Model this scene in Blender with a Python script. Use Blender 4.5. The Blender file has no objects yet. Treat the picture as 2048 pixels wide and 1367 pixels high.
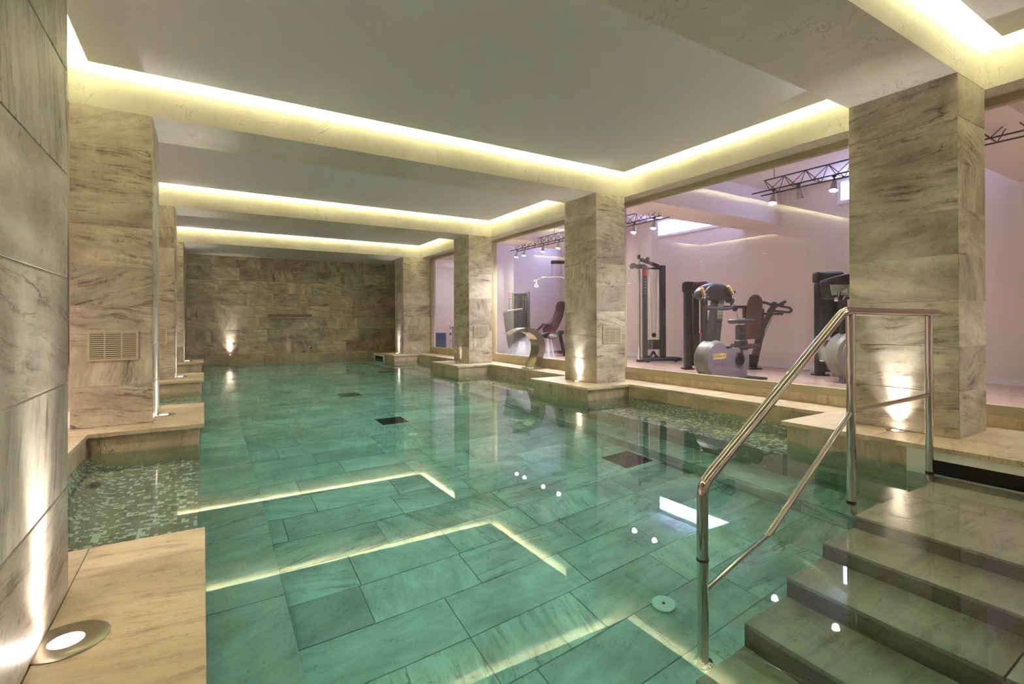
import bpy, bmesh, math, random
from mathutils import Vector, Matrix
import numpy as np
random.seed(7)
R = math.radians
PI = math.pi
scene = bpy.context.scene
COL = scene.collection

# ---------------------------------------------------------------- camera
# pinhole recovered from the photograph (2048 x 1367): f = 1007.5 px, principal point (1024, 641)
yaw, pit, rol = R(31.493), R(.139), R(-.21)
CZ = .925
fw = Vector((math.sin(yaw)*math.cos(pit), math.cos(yaw)*math.cos(pit), math.sin(pit)))
r0 = Vector((math.cos(yaw), -math.sin(yaw), 0)); u0 = r0.cross(fw)
rt = r0*math.cos(rol) + u0*math.sin(rol); upv = rt.cross(fw)
cam = bpy.data.cameras.new('camera'); camo = bpy.data.objects.new('camera', cam); COL.objects.link(camo)
M = Matrix.Identity(4)
for i in range(3):
    M[i][0], M[i][1], M[i][2] = rt[i], upv[i], -fw[i]
M[0][3], M[1][3], M[2][3] = 0, 0, CZ
camo.matrix_world = M
cam.sensor_width = 36; cam.sensor_fit = 'HORIZONTAL'
cam.lens = 1007.5/2048*36; cam.shift_y = -(683.5-641)/2048
cam.clip_start = .02
scene.camera = camo

# ---------------------------------------------------------------- world, exposure, light strengths
w = bpy.data.worlds.new('world'); scene.world = w; w.use_nodes = True
w.node_tree.nodes['Background'].inputs[0].default_value = (.5, .55, .7, 1)
w.node_tree.nodes['Background'].inputs[1].default_value = 0.02
scene.view_settings.view_transform = 'Standard'
scene.view_settings.look = 'None'
scene.view_settings.gamma = 1
scene.view_settings.use_curve_mapping = False
scene.view_settings.exposure = 0.9
LED = (.97, 1.0, .66); LED_W = 88.0
UP = (1.0, .95, .90); UP_W = 21.0
GYM = (.92, .92, .94); GYM_W = 82.0
COR_W = 60.0
WIN_C = (.34, .43, 1.0); WIN_W = 17.0
cy = scene.cycles
cy.max_bounces = 14; cy.diffuse_bounces = 6; cy.glossy_bounces = 5; cy.transmission_bounces = 8; cy.transparent_max_bounces = 12
cy.sample_clamp_indirect = 40.0; cy.sample_clamp_direct = 0.0
cy.caustics_refractive = True; cy.caustics_reflective = True; cy.blur_glossy = 0.3
cy.use_denoising = True

# ---------------------------------------------------------------- material helpers
MATS = {}
def lin(r, g, b):
    f = lambda c: (c/255/12.92) if c/255 <= .04045 else ((c/255+.055)/1.055)**2.4
    return (f(r), f(g), f(b), 1)
class NT:
    def __init__(s, name):
        s.m = bpy.data.materials.new(name); s.m.use_nodes = True
        s.t = s.m.node_tree; s.t.nodes.clear()
        s.out = s.n('ShaderNodeOutputMaterial'); MATS[name] = s.m
    def n(s, typ, ins=None, **kw):
        nd = s.t.nodes.new(typ)
        for k, v in kw.items(): setattr(nd, k, v)
        for k, v in (ins or {}).items():
            if isinstance(v, bpy.types.NodeSocket): s.t.links.new(v, nd.inputs[k])
            else: nd.inputs[k].default_value = v
        return nd
    def math(s, op, a, b=0.0, c=0.0):
        return s.n('ShaderNodeMath', {0: a, 1: b, 2: c}, operation=op).outputs[0]
    def mix(s, f, a, b, typ='MIX'):
        nd = s.n('ShaderNodeMix', data_type='RGBA', blend_type=typ)
        for k, v in ((0, f), (6, a), (7, b)):
            if isinstance(v, bpy.types.NodeSocket): s.t.links.new(v, nd.inputs[k])
            else: nd.inputs[k].default_value = v
        return nd.outputs[2]
    def ramp(s, f, stops):
        nd = s.n('ShaderNodeValToRGB', {0: f}); e = nd.color_ramp.elements
        while len(e) < len(stops): e.new(.5)
        for i, (p, c) in enumerate(stops):
            e[i].position = p; e[i].color = c if not isinstance(c, (int, float)) else (c, c, c, 1)
        return nd.outputs[0]
    def surf(s, sh): s.t.links.new(sh, s.out.inputs['Surface'])
def simple(name, col, rough=.5, metal=0., spec=.5, bump=0., bscale=60, var=0.):
    t = NT(name); c = col
    tc = t.n('ShaderNodeTexCoord').outputs['Object']
    ins = {'Base Color': c, 'Roughness': rough, 'Metallic': metal, 'Specular IOR Level': spec}
    nz = t.n('ShaderNodeTexNoise', {'Vector': tc, 'Scale': bscale, 'Detail': 4.})
    if var:
        ins['Base Color'] = t.mix(nz.outputs['Fac'], tuple(x*(1-var) for x in col[:3])+(1,), tuple(min(1, x*(1+var)) for x in col[:3])+(1,))
    if bump:
        ins['Normal'] = t.n('ShaderNodeBump', {'Strength': bump, 'Distance': .002, 'Height': nz.outputs['Fac']}).outputs[0]
    b = t.n('ShaderNodeBsdfPrincipled', ins)
    t.surf(b.outputs[0]); return t.m
def stone(name, light, mid, dark, streak=.55, rough=.42, rot90=.3, scale=1.0, tone=.12, crack=.8):
    """veined, streaky marble; every tile draws its own offset, direction and tone"""
    t = NT(name)
    tc = t.n('ShaderNodeTexCoord').outputs['Object']
    rnd = t.n('ShaderNodeObjectInfo').outputs['Random']
    r2 = t.math('FRACT', t.math('MULTIPLY', rnd, 17.31)); r3 = t.math('FRACT', t.math('MULTIPLY', rnd, 91.7)); r4 = t.math('FRACT', t.math('MULTIPLY', rnd, 41.3))
    off = t.n('ShaderNodeCombineXYZ', {0: t.math('MULTIPLY', rnd, 37.), 1: t.math('MULTIPLY', r2, 53.), 2: t.math('MULTIPLY', r3, 11.)}).outputs[0]
    big = t.math('LESS_THAN', r2, rot90)
    ang = t.math('ADD', t.math('MULTIPLY', big, 1.45), t.math('MULTIPLY', t.math('SUBTRACT', r3, .5), .7))
    rv = t.n('ShaderNodeCombineXYZ', {2: ang}).outputs[0]
    p = t.n('ShaderNodeMapping', {'Vector': tc, 'Rotation': rv}).outputs[0]
    p = t.n('ShaderNodeVectorMath', {0: p, 1: off}, operation='ADD').outputs[0]
    wv = t.n('ShaderNodeTexNoise', {'Vector': p, 'Scale': 2.2*scale, 'Detail': 3.}).outputs['Color']
    wv = t.n('ShaderNodeVectorMath', {0: wv, 1: (.5, .5, .5)}, operation='SUBTRACT').outputs[0]
    p2 = t.n('ShaderNodeVectorMath', {0: wv, 1: (.13, .13, .13), 2: p}, operation='MULTIPLY_ADD').outputs[0]
    s1 = t.n('ShaderNodeMapping', {'Vector': p2, 'Scale': (1.3*scale, 5.*scale, 3.)}).outputs[0]
    n1 = t.n('ShaderNodeTexNoise', {'Vector': s1, 'Scale': 1.6, 'Detail': 9., 'Roughness': .68}).outputs['Fac']
    s2 = t.n('ShaderNodeMapping', {'Vector': p2, 'Scale': (2.*scale, 22.*scale, 5.)}).outputs[0]
    n2 = t.n('ShaderNodeTexNoise', {'Vector': s2, 'Scale': 1.3, 'Detail': 8., 'Roughness': .75}).outputs['Fac']
    cl = t.n('ShaderNodeTexNoise', {'Vector': p, 'Scale': 5.*scale, 'Detail': 7., 'Roughness': .7}).outputs['Fac']
    n4 = t.n('ShaderNodeTexNoise', {'Vector': p, 'Scale': 45., 'Detail': 4., 'Roughness': .7}).outputs['Fac']
    base = t.ramp(n1, [(.34, mid), (.60, light)])
    base = t.mix(t.ramp(cl, [(.42, 0.), (.72, .45)]), base, mid)
    plain = t.math('LESS_THAN', r4, .35)                      # some tiles are cloudy, without streaks
    amt = t.math('MULTIPLY', t.math('SUBTRACT', 1.0, t.math('MULTIPLY', plain, .75)), streak)
    mask = t.ramp(n2, [(.50, 0.), (.64, 1.)])
    msk2 = t.ramp(cl, [(.38, 0.), (.56, 1.)])
    f = t.math('MULTIPLY', t.math('MULTIPLY', mask, msk2), amt)
    base = t.mix(f, base, dark)
    cloud = t.n('ShaderNodeTexNoise', {'Vector': p2, 'Scale': 1.7*scale, 'Detail': 6., 'Roughness': .62}).outputs['Fac']
    base = t.mix(t.ramp(cloud, [(.47, 0.), (.70, .50)]), base, dark)
    # thin, rare cracks
    s3 = t.n('ShaderNodeMapping', {'Vector': p2, 'Scale': (1.0*scale, 5.*scale, 2.)}).outputs[0]
    n3 = t.n('ShaderNodeTexNoise', {'Vector': s3, 'Scale': .8, 'Detail': 7., 'Roughness': .5}).outputs['Fac']
    rid = t.math('ABSOLUTE', t.math('SUBTRACT', n3, .5))
    cn = t.n('ShaderNodeTexNoise', {'Vector': p, 'Scale': 2.6*scale, 'Detail': 2.}).outputs['Fac']
    some = t.math('GREATER_THAN', r4, .55)
    cr = t.math('MULTIPLY', t.math('MULTIPLY', t.ramp(rid, [(0., 1.), (.007, 0.)]), some), t.ramp(cn, [(.54, 0.), (.60, 1.)]))
    base = t.mix(t.math('MULTIPLY', cr, crack), base, tuple(x*.35 for x in dark[:3])+(1,))
    base = t.mix(t.math('MULTIPLY', t.ramp(n4, [(.56, 0.), (.70, .75)]), t.ramp(cl, [(.46, .1), (.60, 1.)])), base, dark)
    tn = t.math('ADD', 1.-tone, t.math('MULTIPLY', r3, 2*tone))
    tcx = t.n('ShaderNodeCombineXYZ', {0: tn, 1: tn, 2: tn}).outputs[0]
    base = t.mix(1.0, base, tcx, 'MULTIPLY')
    ro = t.math('ADD', rough-.06, t.math('MULTIPLY', cl, .14))
    bp = t.n('ShaderNodeBump', {'Strength': .25, 'Distance': .002, 'Height': t.math('ADD', n2, n4)}).outputs[0]
    b = t.n('ShaderNodeBsdfPrincipled', {'Base Color': base, 'Roughness': ro, 'Specular IOR Level': .4, 'Normal': bp})
    t.surf(b.outputs[0]); return t.m

M_WALL = stone('travertine_wall', lin(218, 208, 188), lin(174, 160, 142), lin(98, 82, 70), streak=.9, tone=.14)
M_FAR = stone('travertine_back_wall', lin(226, 212, 186), lin(182, 166, 142), lin(90, 76, 60), streak=.85, rot90=.25, tone=.16)
M_COPE = stone('travertine_coping', lin(222, 204, 174), lin(208, 188, 156), lin(142, 120, 100), streak=.75, rot90=0., tone=.05, rough=.36)
M_FACE = stone('travertine_facing', lin(208, 192, 160), lin(188, 168, 138), lin(118, 98, 76), rot90=.5, tone=.08)
M_FLOORT = stone('travertine_pool_floor', lin(226, 230, 220), lin(188, 192, 180), lin(112, 110, 96), streak=.7, rough=.5, tone=.17)
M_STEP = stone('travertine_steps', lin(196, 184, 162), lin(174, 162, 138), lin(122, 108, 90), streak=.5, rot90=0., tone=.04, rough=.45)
M_RISER = stone('shaded_travertine_risers', lin(150, 140, 116), lin(130, 118, 94), lin(88, 76, 58), streak=.5, rot90=0., tone=.05)  # darker than the treads: shade of the upright faces put into the colour
M_GROUT = simple('grout', lin(216, 204, 182), .9, bump=.3)
M_GROUTD = simple('grout_dark', lin(142, 134, 116), .9, bump=.3)
M_PAINT = simple('white_paint', lin(205, 202, 192), .85, bump=.08, bscale=200)
M_PANEL = simple('ceiling_panel_paint', lin(204, 204, 208), .8, bump=.08, bscale=200)
M_GYMW = simple('gym_wall_paint', lin(224, 212, 210), .8, bump=.1, bscale=300)
M_BASE = simple('white_baseboard', lin(225, 222, 228), .4)
M_FRAME = simple('beige_window_frame', lin(176, 166, 136), .4, spec=.5)
M_VENT = simple('cream_vent_plastic', lin(205, 192, 165), .45)
M_VBACK = simple('shadowy_vent_interior', lin(64, 50, 38), .8)
M_THROAT = simple('tarnished_spout_steel', (.22, .17, .11, 1), .35, .9, var=.3)
M_DARK = simple('dark_void', lin(28, 24, 20), .8)
M_GRATE = simple('dark_grate', lin(52, 48, 40), .6)
M_WPL = simple('white_pool_plastic', lin(250, 250, 244), .4)
M_STEEL = simple('polished_steel', (.62, .58, .54, 1), .07, 1.)
M_BRUSH = simple('brushed_steel', (.46, .43, .36, 1), .24, 1., bump=.15, bscale=120)
M_CHROME = simple('chrome', (.75, .75, .78, 1), .12, 1.)
M_RUST = simple('rusty_steel_foot', lin(96, 58, 36), .7, .3, var=.4)
M_BLK = simple('black_powder_coat', lin(24, 24, 30), .42, bump=.05)
M_BLK2 = simple('black_plastic', lin(20, 20, 25), .35)
M_PLATE = simple('dark_weight_plates', lin(26, 24, 28), .45)
M_GREY = simple('light_grey_plastic', lin(104, 98, 108), .4)
M_GREYG = simple('warm_grey_plastic', lin(108, 106, 94), .42)
M_BROWN = simple('brown_leather', lin(82, 50, 38), .45, bump=.2, bscale=90)
M_MAROON = simple('maroon_leather', lin(62, 38, 38), .42, bump=.2, bscale=90)
M_TANGRIP = simple('tan_rubber_grip', lin(168, 140, 88), .5)
M_RED = simple('red_plastic', lin(190, 28, 44), .4)
M_REDT = simple('dark_red_translucent_cap', lin(110, 28, 40), .25)
M_BLUE = simple('blue_foam', lin(40, 82, 150), .6, bump=.2)
M_TRUSS = simple('grey_truss_metal', lin(74, 74, 84), .35, .6)
M_YEL = simple('yellow_badge', lin(190, 168, 104), .5)
M_INK = simple('grey_badge_ink', lin(58, 52, 54), .5)
M_SPOTB = simple('silver_spot_housing', lin(186, 180, 186), .35, .4)

def plaster(name):
    t = NT(name); tc = t.n('ShaderNodeTexCoord').outputs['Object']
    n1 = t.n('ShaderNodeTexNoise', {'Vector': tc, 'Scale': 2.2, 'Detail': 8., 'Roughness': .65}).outputs['Fac']
    wv = t.n('ShaderNodeTexNoise', {'Vector': tc, 'Scale': 3.5, 'Detail': 6., 'Roughness': .6, 'Distortion': .8}).outputs['Fac']
    rid = t.math('ABSOLUTE', t.math('SUBTRACT', wv, .5))
    cr = t.math('MULTIPLY', t.ramp(rid, [(0., 1.), (.012, 0.)]), t.ramp(n1, [(.5, 0.), (.6, .55)]))
    base = t.ramp(n1, [(.3, lin(194, 187, 172)), (.7, lin(214, 207, 194))])
    base = t.mix(cr, base, lin(140, 125, 115))
    b = t.n('ShaderNodeBsdfPrincipled', {'Base Color': base, 'Roughness': .42, 'Specular IOR Level': .3})
    t.surf(b.outputs[0]); return t.m
M_PLAS = plaster('marbled_plaster')
def wood():
    t = NT('pale_pink_wood_floor'); tc = t.n('ShaderNodeTexCoord').outputs['Object']
    br = t.n('ShaderNodeTexBrick', {'Vector': t.n('ShaderNodeMapping', {'Vector': tc, 'Rotation': (0, 0, PI/2)}).outputs[0],
             'Color1': lin(206, 176, 158), 'Color2': lin(190, 158, 140), 'Mortar': lin(160, 128, 110), 'Scale': 1., 'Mortar Size': .002,
             'Brick Width': 1.2, 'Row Height': .09}, offset=.37)
    st = t.n('ShaderNodeMapping', {'Vector': tc, 'Scale': (30., 2., 1.)}).outputs[0]
    n = t.n('ShaderNodeTexNoise', {'Vector': st, 'Scale': 2., 'Detail': 5.}).outputs['Fac']
    c = t.mix(t.ramp(n, [(.45, 0.), (.7, .3)]), br.outputs[0], lin(164, 130, 112))
    t.surf(t.n('ShaderNodeBsdfPrincipled', {'Base Color': c, 'Roughness': .22, 'Specular IOR Level': .5}).outputs[0]); return t.m
M_WOOD = wood()
def mosaic():
    t = NT('glass_mosaic')
    a = t.n('ShaderNodeAttribute', attribute_name='tint').outputs['Color']
    t.surf(t.n('ShaderNodeBsdfPrincipled', {'Base Color': a, 'Roughness': .25, 'Specular IOR Level': .5}).outputs[0]); return t.m
M_MOS = mosaic()
def emit(name, col, s):
    t = NT(name); t.surf(t.n('ShaderNodeEmission', {'Color': (*col[:3], 1), 'Strength': s}).outputs[0]); return t.m
M_LED = emit('led_tape', LED, LED_W)
M_LENS = emit('lit_lens', (1., .86, .80), 30.)
M_LENSD = emit('dim_blue_lens', (.7, .7, 1.), 1.5)
M_GSPOT = emit('spot_lamp_glow', (1., .93, .95), 60.)
M_DOWN = emit('downlight_glow', (1., .92, .85), 25.)
def winpane():
    t = NT('backlit_frosted_pane'); tc = t.n('ShaderNodeTexCoord').outputs['Object']
    n = t.n('ShaderNodeTexNoise', {'Vector': tc, 'Scale': 9., 'Detail': 6., 'Roughness': .6, 'Distortion': 1.2}).outputs['Fac']
    rid = t.math('ABSOLUTE', t.math('SUBTRACT', n, .5))
    c = t.ramp(rid, [(0., (*[x*.35 for x in WIN_C], 1)), (.05, (*WIN_C, 1)), (.14, (.75, .82, 1.0, 1))])
    t.surf(t.n('ShaderNodeEmission', {'Color': c, 'Strength': WIN_W}).outputs[0]); return t.m
M_WPANE = winpane()
def glass(name, fog=None):
    t = NT(name)
    ge = t.n('ShaderNodeNewGeometry')
    cs = t.math('ABSOLUTE', t.n('ShaderNodeVectorMath', {0: ge.outputs['Normal'], 1: ge.outputs['Incoming']}, operation='DOT_PRODUCT').outputs['Value'])
    fr = t.math('ADD', .042, t.math('MULTIPLY', .958, t.math('POWER', t.math('SUBTRACT', 1., cs), 5.)))
    tr = t.n('ShaderNodeBsdfTransparent', {'Color': (.97, .975, .98, 1)}).outputs[0]
    gl = t.n('ShaderNodeBsdfGlossy', {'Roughness': 0.0, 'Color': (1, 1, 1, 1)}).outputs[0]
    sh = t.n('ShaderNodeMixShader', {0: fr, 1: tr, 2: gl}).outputs[0]
    if fog:
        y0, z0, ry, rz = fog
        g = t.n('ShaderNodeNewGeometry').outputs['Position']
        sp = t.n('ShaderNodeSeparateXYZ', {0: g})
        dy = t.math('DIVIDE', t.math('SUBTRACT', sp.outputs[1], y0), ry); dz = t.math('DIVIDE', t.math('SUBTRACT', sp.outputs[2], z0), rz)
        d = t.math('ADD', t.math('MULTIPLY', dy, dy), t.math('MULTIPLY', dz, dz))
        n = t.n('ShaderNodeTexNoise', {'Vector': g, 'Scale': 3., 'Detail': 3.}).outputs['Fac']
        f = t.ramp(t.math('ADD', d, t.math('MULTIPLY', n, .6)), [(.45, .30), (1.2, 0.)])
        di = t.n('ShaderNodeBsdfTranslucent', {'Color': (.85, .87, .95, 1)}).outputs[0]
        d2 = t.n('ShaderNodeBsdfDiffuse', {'Color': (.8, .82, .9, 1)}).outputs[0]
        dm = t.n('ShaderNodeMixShader', {0: .4, 1: di, 2: d2}).outputs[0]
        sh = t.n('ShaderNodeMixShader', {0: f, 1: sh, 2: dm}).outputs[0]
    t.surf(sh); return t.m
M_GLASS = glass('window_glass')
M_GLASSF = glass('misted_window_glass', (7.35, .35, 1.0, .38))
def water():
    t = NT('pool_water'); tc = t.n('ShaderNodeTexCoord').outputs['Object']
    n = t.n('ShaderNodeTexNoise', {'Vector': tc, 'Scale': 2.4, 'Detail': 2.}).outputs['Fac']
    bp = t.n('ShaderNodeBump', {'Strength': 1., 'Distance': .00014, 'Height': n}).outputs[0]
    g = t.n('ShaderNodeBsdfGlass', {'IOR': 1.333, 'Roughness': 0., 'Color': (1, 1, 1, 1), 'Normal': bp}).outputs[0]
    t.surf(g)
    # absorption per metre: red fastest, then blue
    sig = (.30, .012, .022); den = .5
    v = t.n('ShaderNodeVolumeAbsorption', {'Color': (1-sig[0]/den, 1-sig[1]/den, 1-sig[2]/den, 1), 'Density': den}).outputs[0]
    t.t.links.new(v, t.out.inputs['Volume']); return t.m
M_WATER = water()

# ---------------------------------------------------------------- mesh helpers
class MB:
    def __init__(s): s.v = []; s.f = []; s.sm = False
    def add(s, vs, fs):
        o = len(s.v); s.v += [tuple(p) for p in vs]; s.f += [tuple(i+o for i in f) for f in fs]; return s
    def box(s, a, b, rot=None, piv=None):
        x0, y0, z0 = a; x1, y1, z1 = b
        vs = [Vector(p) for p in ((x0,y0,z0),(x1,y0,z0),(x1,y1,z0),(x0,y1,z0),(x0,y0,z1),(x1,y0,z1),(x1,y1,z1),(x0,y1,z1))]
        if rot:
            c = Vector(piv) if piv else (vs[0]+vs[6])/2
            vs = [c + rot @ (p-c) for p in vs]
        return s.add(vs, [(0,3,2,1),(4,5,6,7),(0,1,5,4),(1,2,6,5),(2,3,7,6),(3,0,4,7)])
    def rbox(s, a, b, r=.01, seg=2, rot=None, piv=None):
        bm = bmesh.new(); bmesh.ops.create_cube(bm, size=1)
        c = (Vector(a)+Vector(b))/2; d = Vector(b)-Vector(a)
        for q in bm.verts: q.co = Vector((q.co.x*d.x, q.co.y*d.y, q.co.z*d.z))
        bmesh.ops.bevel(bm, geom=bm.edges[:], offset=min(r, min(abs(x) for x in d)*.49), segments=seg, affect='EDGES', profile=.5)
        pv = Vector(piv) if piv else c
        vs = []
        for q in bm.verts:
            p = q.co + c
            if rot: p = pv + rot @ (p-pv)
            vs.append(p)
        bm.verts.index_update()
        fs = [tuple(x.index for x in f.verts) for f in bm.faces]; bm.free(); s.sm = True
        return s.add(vs, fs)
    def tube(s, pts, r, seg=10, fil=0., closed=False, rs=None):
        pts = [Vector(p) for p in pts]
        if fil and len(pts) > 2:
            q = [pts[0]] if not closed else []
            rng = range(len(pts)) if closed else range(1, len(pts)-1)
            for i in rng:
                a, b, c = pts[i-1], pts[i], pts[(i+1) % len(pts)]
                l = min(fil, (a-b).length*.49, (c-b).length*.49)
                p0 = b+(a-b).normalized()*l; p2 = b+(c-b).normalized()*l
                for k in range(6):
                    t = k/5; q.append(p0*(1-t)**2 + b*2*t*(1-t) + p2*t*t)
            if not closed: q.append(pts[-1])
            pts = q
        n = len(pts); tang = []
        for i in range(n):
            a = pts[i-1] if (i or closed) else pts[0]; b = pts[(i+1) % n] if (i < n-1 or closed) else pts[-1]
            tang.append((b-a).normalized())
        t0 = tang[0]; nrm = t0.cross(Vector((0,0,1)) if abs(t0.z) < .9 else Vector((1,0,0))).normalized()
        vs = []
        for i in range(n):
            if i:
                nrm = (nrm - tang[i]*nrm.dot(tang[i])).normalized()
            bn = tang[i].cross(nrm); rr = rs[i] if rs else r
            for k in range(seg):
                a = 2*PI*k/seg; vs.append(pts[i] + nrm*math.cos(a)*rr + bn*math.sin(a)*rr)
        fs = []
        for i in range(n if closed else n-1):
            j = (i+1) % n
            for k in range(seg):
                k2 = (k+1) % seg; fs.append((i*seg+k, i*seg+k2, j*seg+k2, j*seg+k))
        if not closed:
            fs.append(tuple(range(seg))[::-1]); fs.append(tuple((n-1)*seg+k for k in range(seg)))
        s.sm = True; return s.add(vs, fs)
    def cyl(s, a, b, r, seg=16, r2=None): return s.tube([a, b], r, seg, rs=[r, r if r2 is None else r2])
    def lathe(s, c, prof, ax='Z', seg=24):
        """prof: list of (radius, height along axis)"""
        c = Vector(c); vs = []
        for (r, h) in prof:
            for k in range(seg):
                a = 2*PI*k/seg; x, y = r*math.cos(a), r*math.sin(a)
                vs.append(c + (Vector((x, y, h)) if ax == 'Z' else Vector((x, h, y)) if ax == 'Y' else Vector((h, x, y))))
        fs = []
        for i in range(len(prof)-1):
            for k in range(seg):
                k2 = (k+1) % seg; fs.append((i*seg+k, i*seg+k2, (i+1)*seg+k2, (i+1)*seg+k))
        fs.append(tuple(range(seg))[::-1]); fs.append(tuple((len(prof)-1)*seg+k for k in range(seg)))
        s.sm = True; return s.add(vs, fs)
    def prism(s, pts, ax, a, b):
        """2D outline extruded along an axis. ax 'Y': pts=(x,z); 'X': pts=(y,z); 'Z': pts=(x,y)"""
        n = len(pts); mk = {'Y': lambda p, h: (p[0], h, p[1]), 'X': lambda p, h: (h, p[0], p[1]), 'Z': lambda p, h: (p[0], p[1], h)}[ax]
        vs = [mk(p, a) for p in pts]+[mk(p, b) for p in pts]
        return s.add(vs, [tuple(range(n))[::-1], tuple(range(n, 2*n))]+[(i, (i+1) % n, n+(i+1) % n, n+i) for i in range(n)])
    def mesh(s, name, mat):
        me = bpy.data.meshes.new(name); me.from_pydata(s.v, [], s.f)
        bm = bmesh.new(); bm.from_mesh(me); bmesh.ops.recalc_face_normals(bm, faces=bm.faces[:]); bm.to_mesh(me); bm.free()
        if mat: me.materials.append(mat)
        if s.sm:
            me.shade_smooth(); me.set_sharp_from_angle(angle=R(38))
        return me
    def build(s, name, mat, parent=None, loc=None, label=None):
        o = bpy.data.objects.new(name, s.mesh(name, mat)); COL.objects.link(o)
        if parent: o.parent = parent
        if loc: o.location = loc
        if label: o['label'] = label
        return o
def tag(o, label, cat, group=None, kind=None):
    o['label'] = label; o['category'] = cat
    if group: o['group'] = group
    if kind: o['kind'] = kind
    return o
def struct(o, label, cat): return tag(o, label, cat, kind='structure')
def thing(name, label, cat, loc=(0,0,0), rz=0., group=None):
    o = bpy.data.objects.new(name, None); COL.objects.link(o); o.location = loc; o.rotation_euler = (0, 0, rz)
    o.empty_display_size = .1
    return tag(o, label, cat, group)
def inst(name, me, parent=None, mat4=None):
    o = bpy.data.objects.new(name, me); COL.objects.link(o)
    if parent: o.parent = parent
    if mat4 is not None: o.matrix_local = mat4
    return o
def copy_tree(o, parent=None):
    c = o.copy(); COL.objects.link(c)
    if parent: c.parent = parent
    for ch in list(o.children): copy_tree(ch, c)
    return c

# tiles: thin slabs with chamfered edges, lying in their own x (length) / y (height) plane, facing +z
TC = {}
def tile_mesh(wd, hh, mat, th=.010, ch=.0018):
    k = (round(wd, 3), round(hh, 3), mat.name, th)
    if k in TC: return TC[k]
    a, b = wd/2, hh/2; m = MB()
    vs = [(-a,-b,-th),(a,-b,-th),(a,b,-th),(-a,b,-th),(-a,-b,-ch),(a,-b,-ch),(a,b,-ch),(-a,b,-ch),(-a+ch,-b+ch,0),(a-ch,-b+ch,0),(a-ch,b-ch,0),(-a+ch,b-ch,0)]
    fs = [(0,3,2,1)]+[(i,(i+1)%4,4+(i+1)%4,4+i) for i in range(4)]+[(4+i,4+(i+1)%4,8+(i+1)%4,8+i) for i in range(4)]+[(8,9,10,11)]
    m.add(vs, fs); TC[k] = m.mesh('tile', mat); return TC[k]
def tile(parent, c, u, v, wd, hh, mat, th=.010, name='tile', gap=.004):
    u = Vector(u); v = Vector(v); n = u.cross(v)
    m4 = Matrix.Identity(4)
    for i in range(3): m4[i][0], m4[i][1], m4[i][2], m4[i][3] = u[i], v[i], n[i], c[i]
    return inst(name, tile_mesh(wd-gap, hh-gap, mat, th), parent, m4)
G = .004  # tiles stand this much proud of their backing

# ---------------------------------------------------------------- layout numbers (metres; water at z = 0)
L = .155; ZS = 2.535; ZP = 2.81; ZC = 3.05
PY_ = [(1.27, 1.92), (4.80, 5.45), (8.336, 8.99), (11.90, 12.55)]      # pillars along y
PLAT = [(-2.0, 2.237), (4.532, 5.733), (8.036, 9.245), (11.537, 13.9)]  # ledges that jut out under the pillars
BACK = 13.9; NEAR = -2.0
XL, XR = .005, 3.80            # coping edges of the jutting ledges
PLx0, PLx1 = -.83, -.335       # left pillars
PRx0, PRx1 = 4.175, 4.659      # right pillars
ROWS = [(.155+.3*i, .155+.3*(i+1)) for i in range(7)]+[(2.255, 2.535)]
pl_names = ['nearest', 'second', 'third', 'farthest']
side_w = {'L': 'left', 'R': 'right'}

# ---------------------------------------------------------------- pillars
for side in 'LR':
    for i, (ya, yb) in enumerate(PY_):
        if side == 'L': x0, x1 = PLx0, PLx1; yb2 = yb if i < 3 else BACK-.02
        else: x0, x1 = PRx0, (PRx1 if i < 3 else 4.885); yb2 = yb
        core = MB().box((x0+G if side == 'R' else x0, ya+G, L+.001), (x1 if side == 'R' else x1-G, yb2, ZS)).build('pillar', M_GROUT)
        struct(core, '%s %s-hand pillar clad in veined beige marble tiles, standing on the pool ledge' % (pl_names[i], side_w[side]), 'pillar')
        for (za, zb) in ROWS:
            zc = (za+zb)/2
            tile(core, ((x0+x1)/2, ya, zc), (1,0,0), (0,0,1), x1-x0-.002, zb-za, M_WALL)                   # face towards the camera
            segs = [(ya, yb2)] if yb2-ya < 1 else [(ya, ya+.65), (ya+.65, ya+1.3), (ya+1.3, yb2)]
            for (a, b) in segs:
                if side == 'L': tile(core, (x1, (a+b)/2, zc), (0,1,0), (0,0,1), b-a-.002, zb-za, M_WALL)
                else: tile(core, (x0, (a+b)/2, zc), (0,-1,0), (0,0,1), b-a-.002, zb-za, M_WALL)

# ---------------------------------------------------------------- beams, fascias, ceiling panels with hidden light coves
for i, (ya, yb) in enumerate(PY_):
    yb2 = yb if i < 3 else BACK
    b = MB().box((-.83, ya, ZS), (4.659, yb2, ZC)).build('beam', M_PLAS)
    struct(b, '%s marbled plaster beam spanning the pool between the %s pillars' % (pl_names[i], pl_names[i]), 'beam')
    b = MB().box((4.93, ya, ZS), (8.15, yb2, ZC)).build('beam', M_GYMW)
    struct(b, '%s white beam crossing the gym ceiling behind the glass' % pl_names[i], 'beam')
b = MB().box((-.83, NEAR, ZS), (4.659, NEAR+.35, ZC)).build('beam', M_PLAS)
struct(b, 'plaster beam over the pool behind the camera', 'beam')
o = MB().box((4.659, NEAR, ZS), (4.93, BACK, ZC)).build('trim_1', M_PLAS); struct(o, 'plaster downstand above the gym windows, lit from the ceiling cove', 'beam')
o = MB().box((-1.05, NEAR, ZS), (-.83, BACK, ZC)).build('trim_2', M_PLAS); struct(o, 'plaster downstand along the corridor side of the pool, lit from the cove', 'beam')
o = MB().box((-1.05, NEAR, ZC), (4.93, BACK+.1, ZC+.1)).build('ceiling', M_PAINT); struct(o, 'white structural ceiling above the cove panels', 'ceiling')
bays = [(NEAR+.35, 1.27), (1.92, 4.80), (5.45, 8.336), (8.99, 11.90)]
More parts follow.
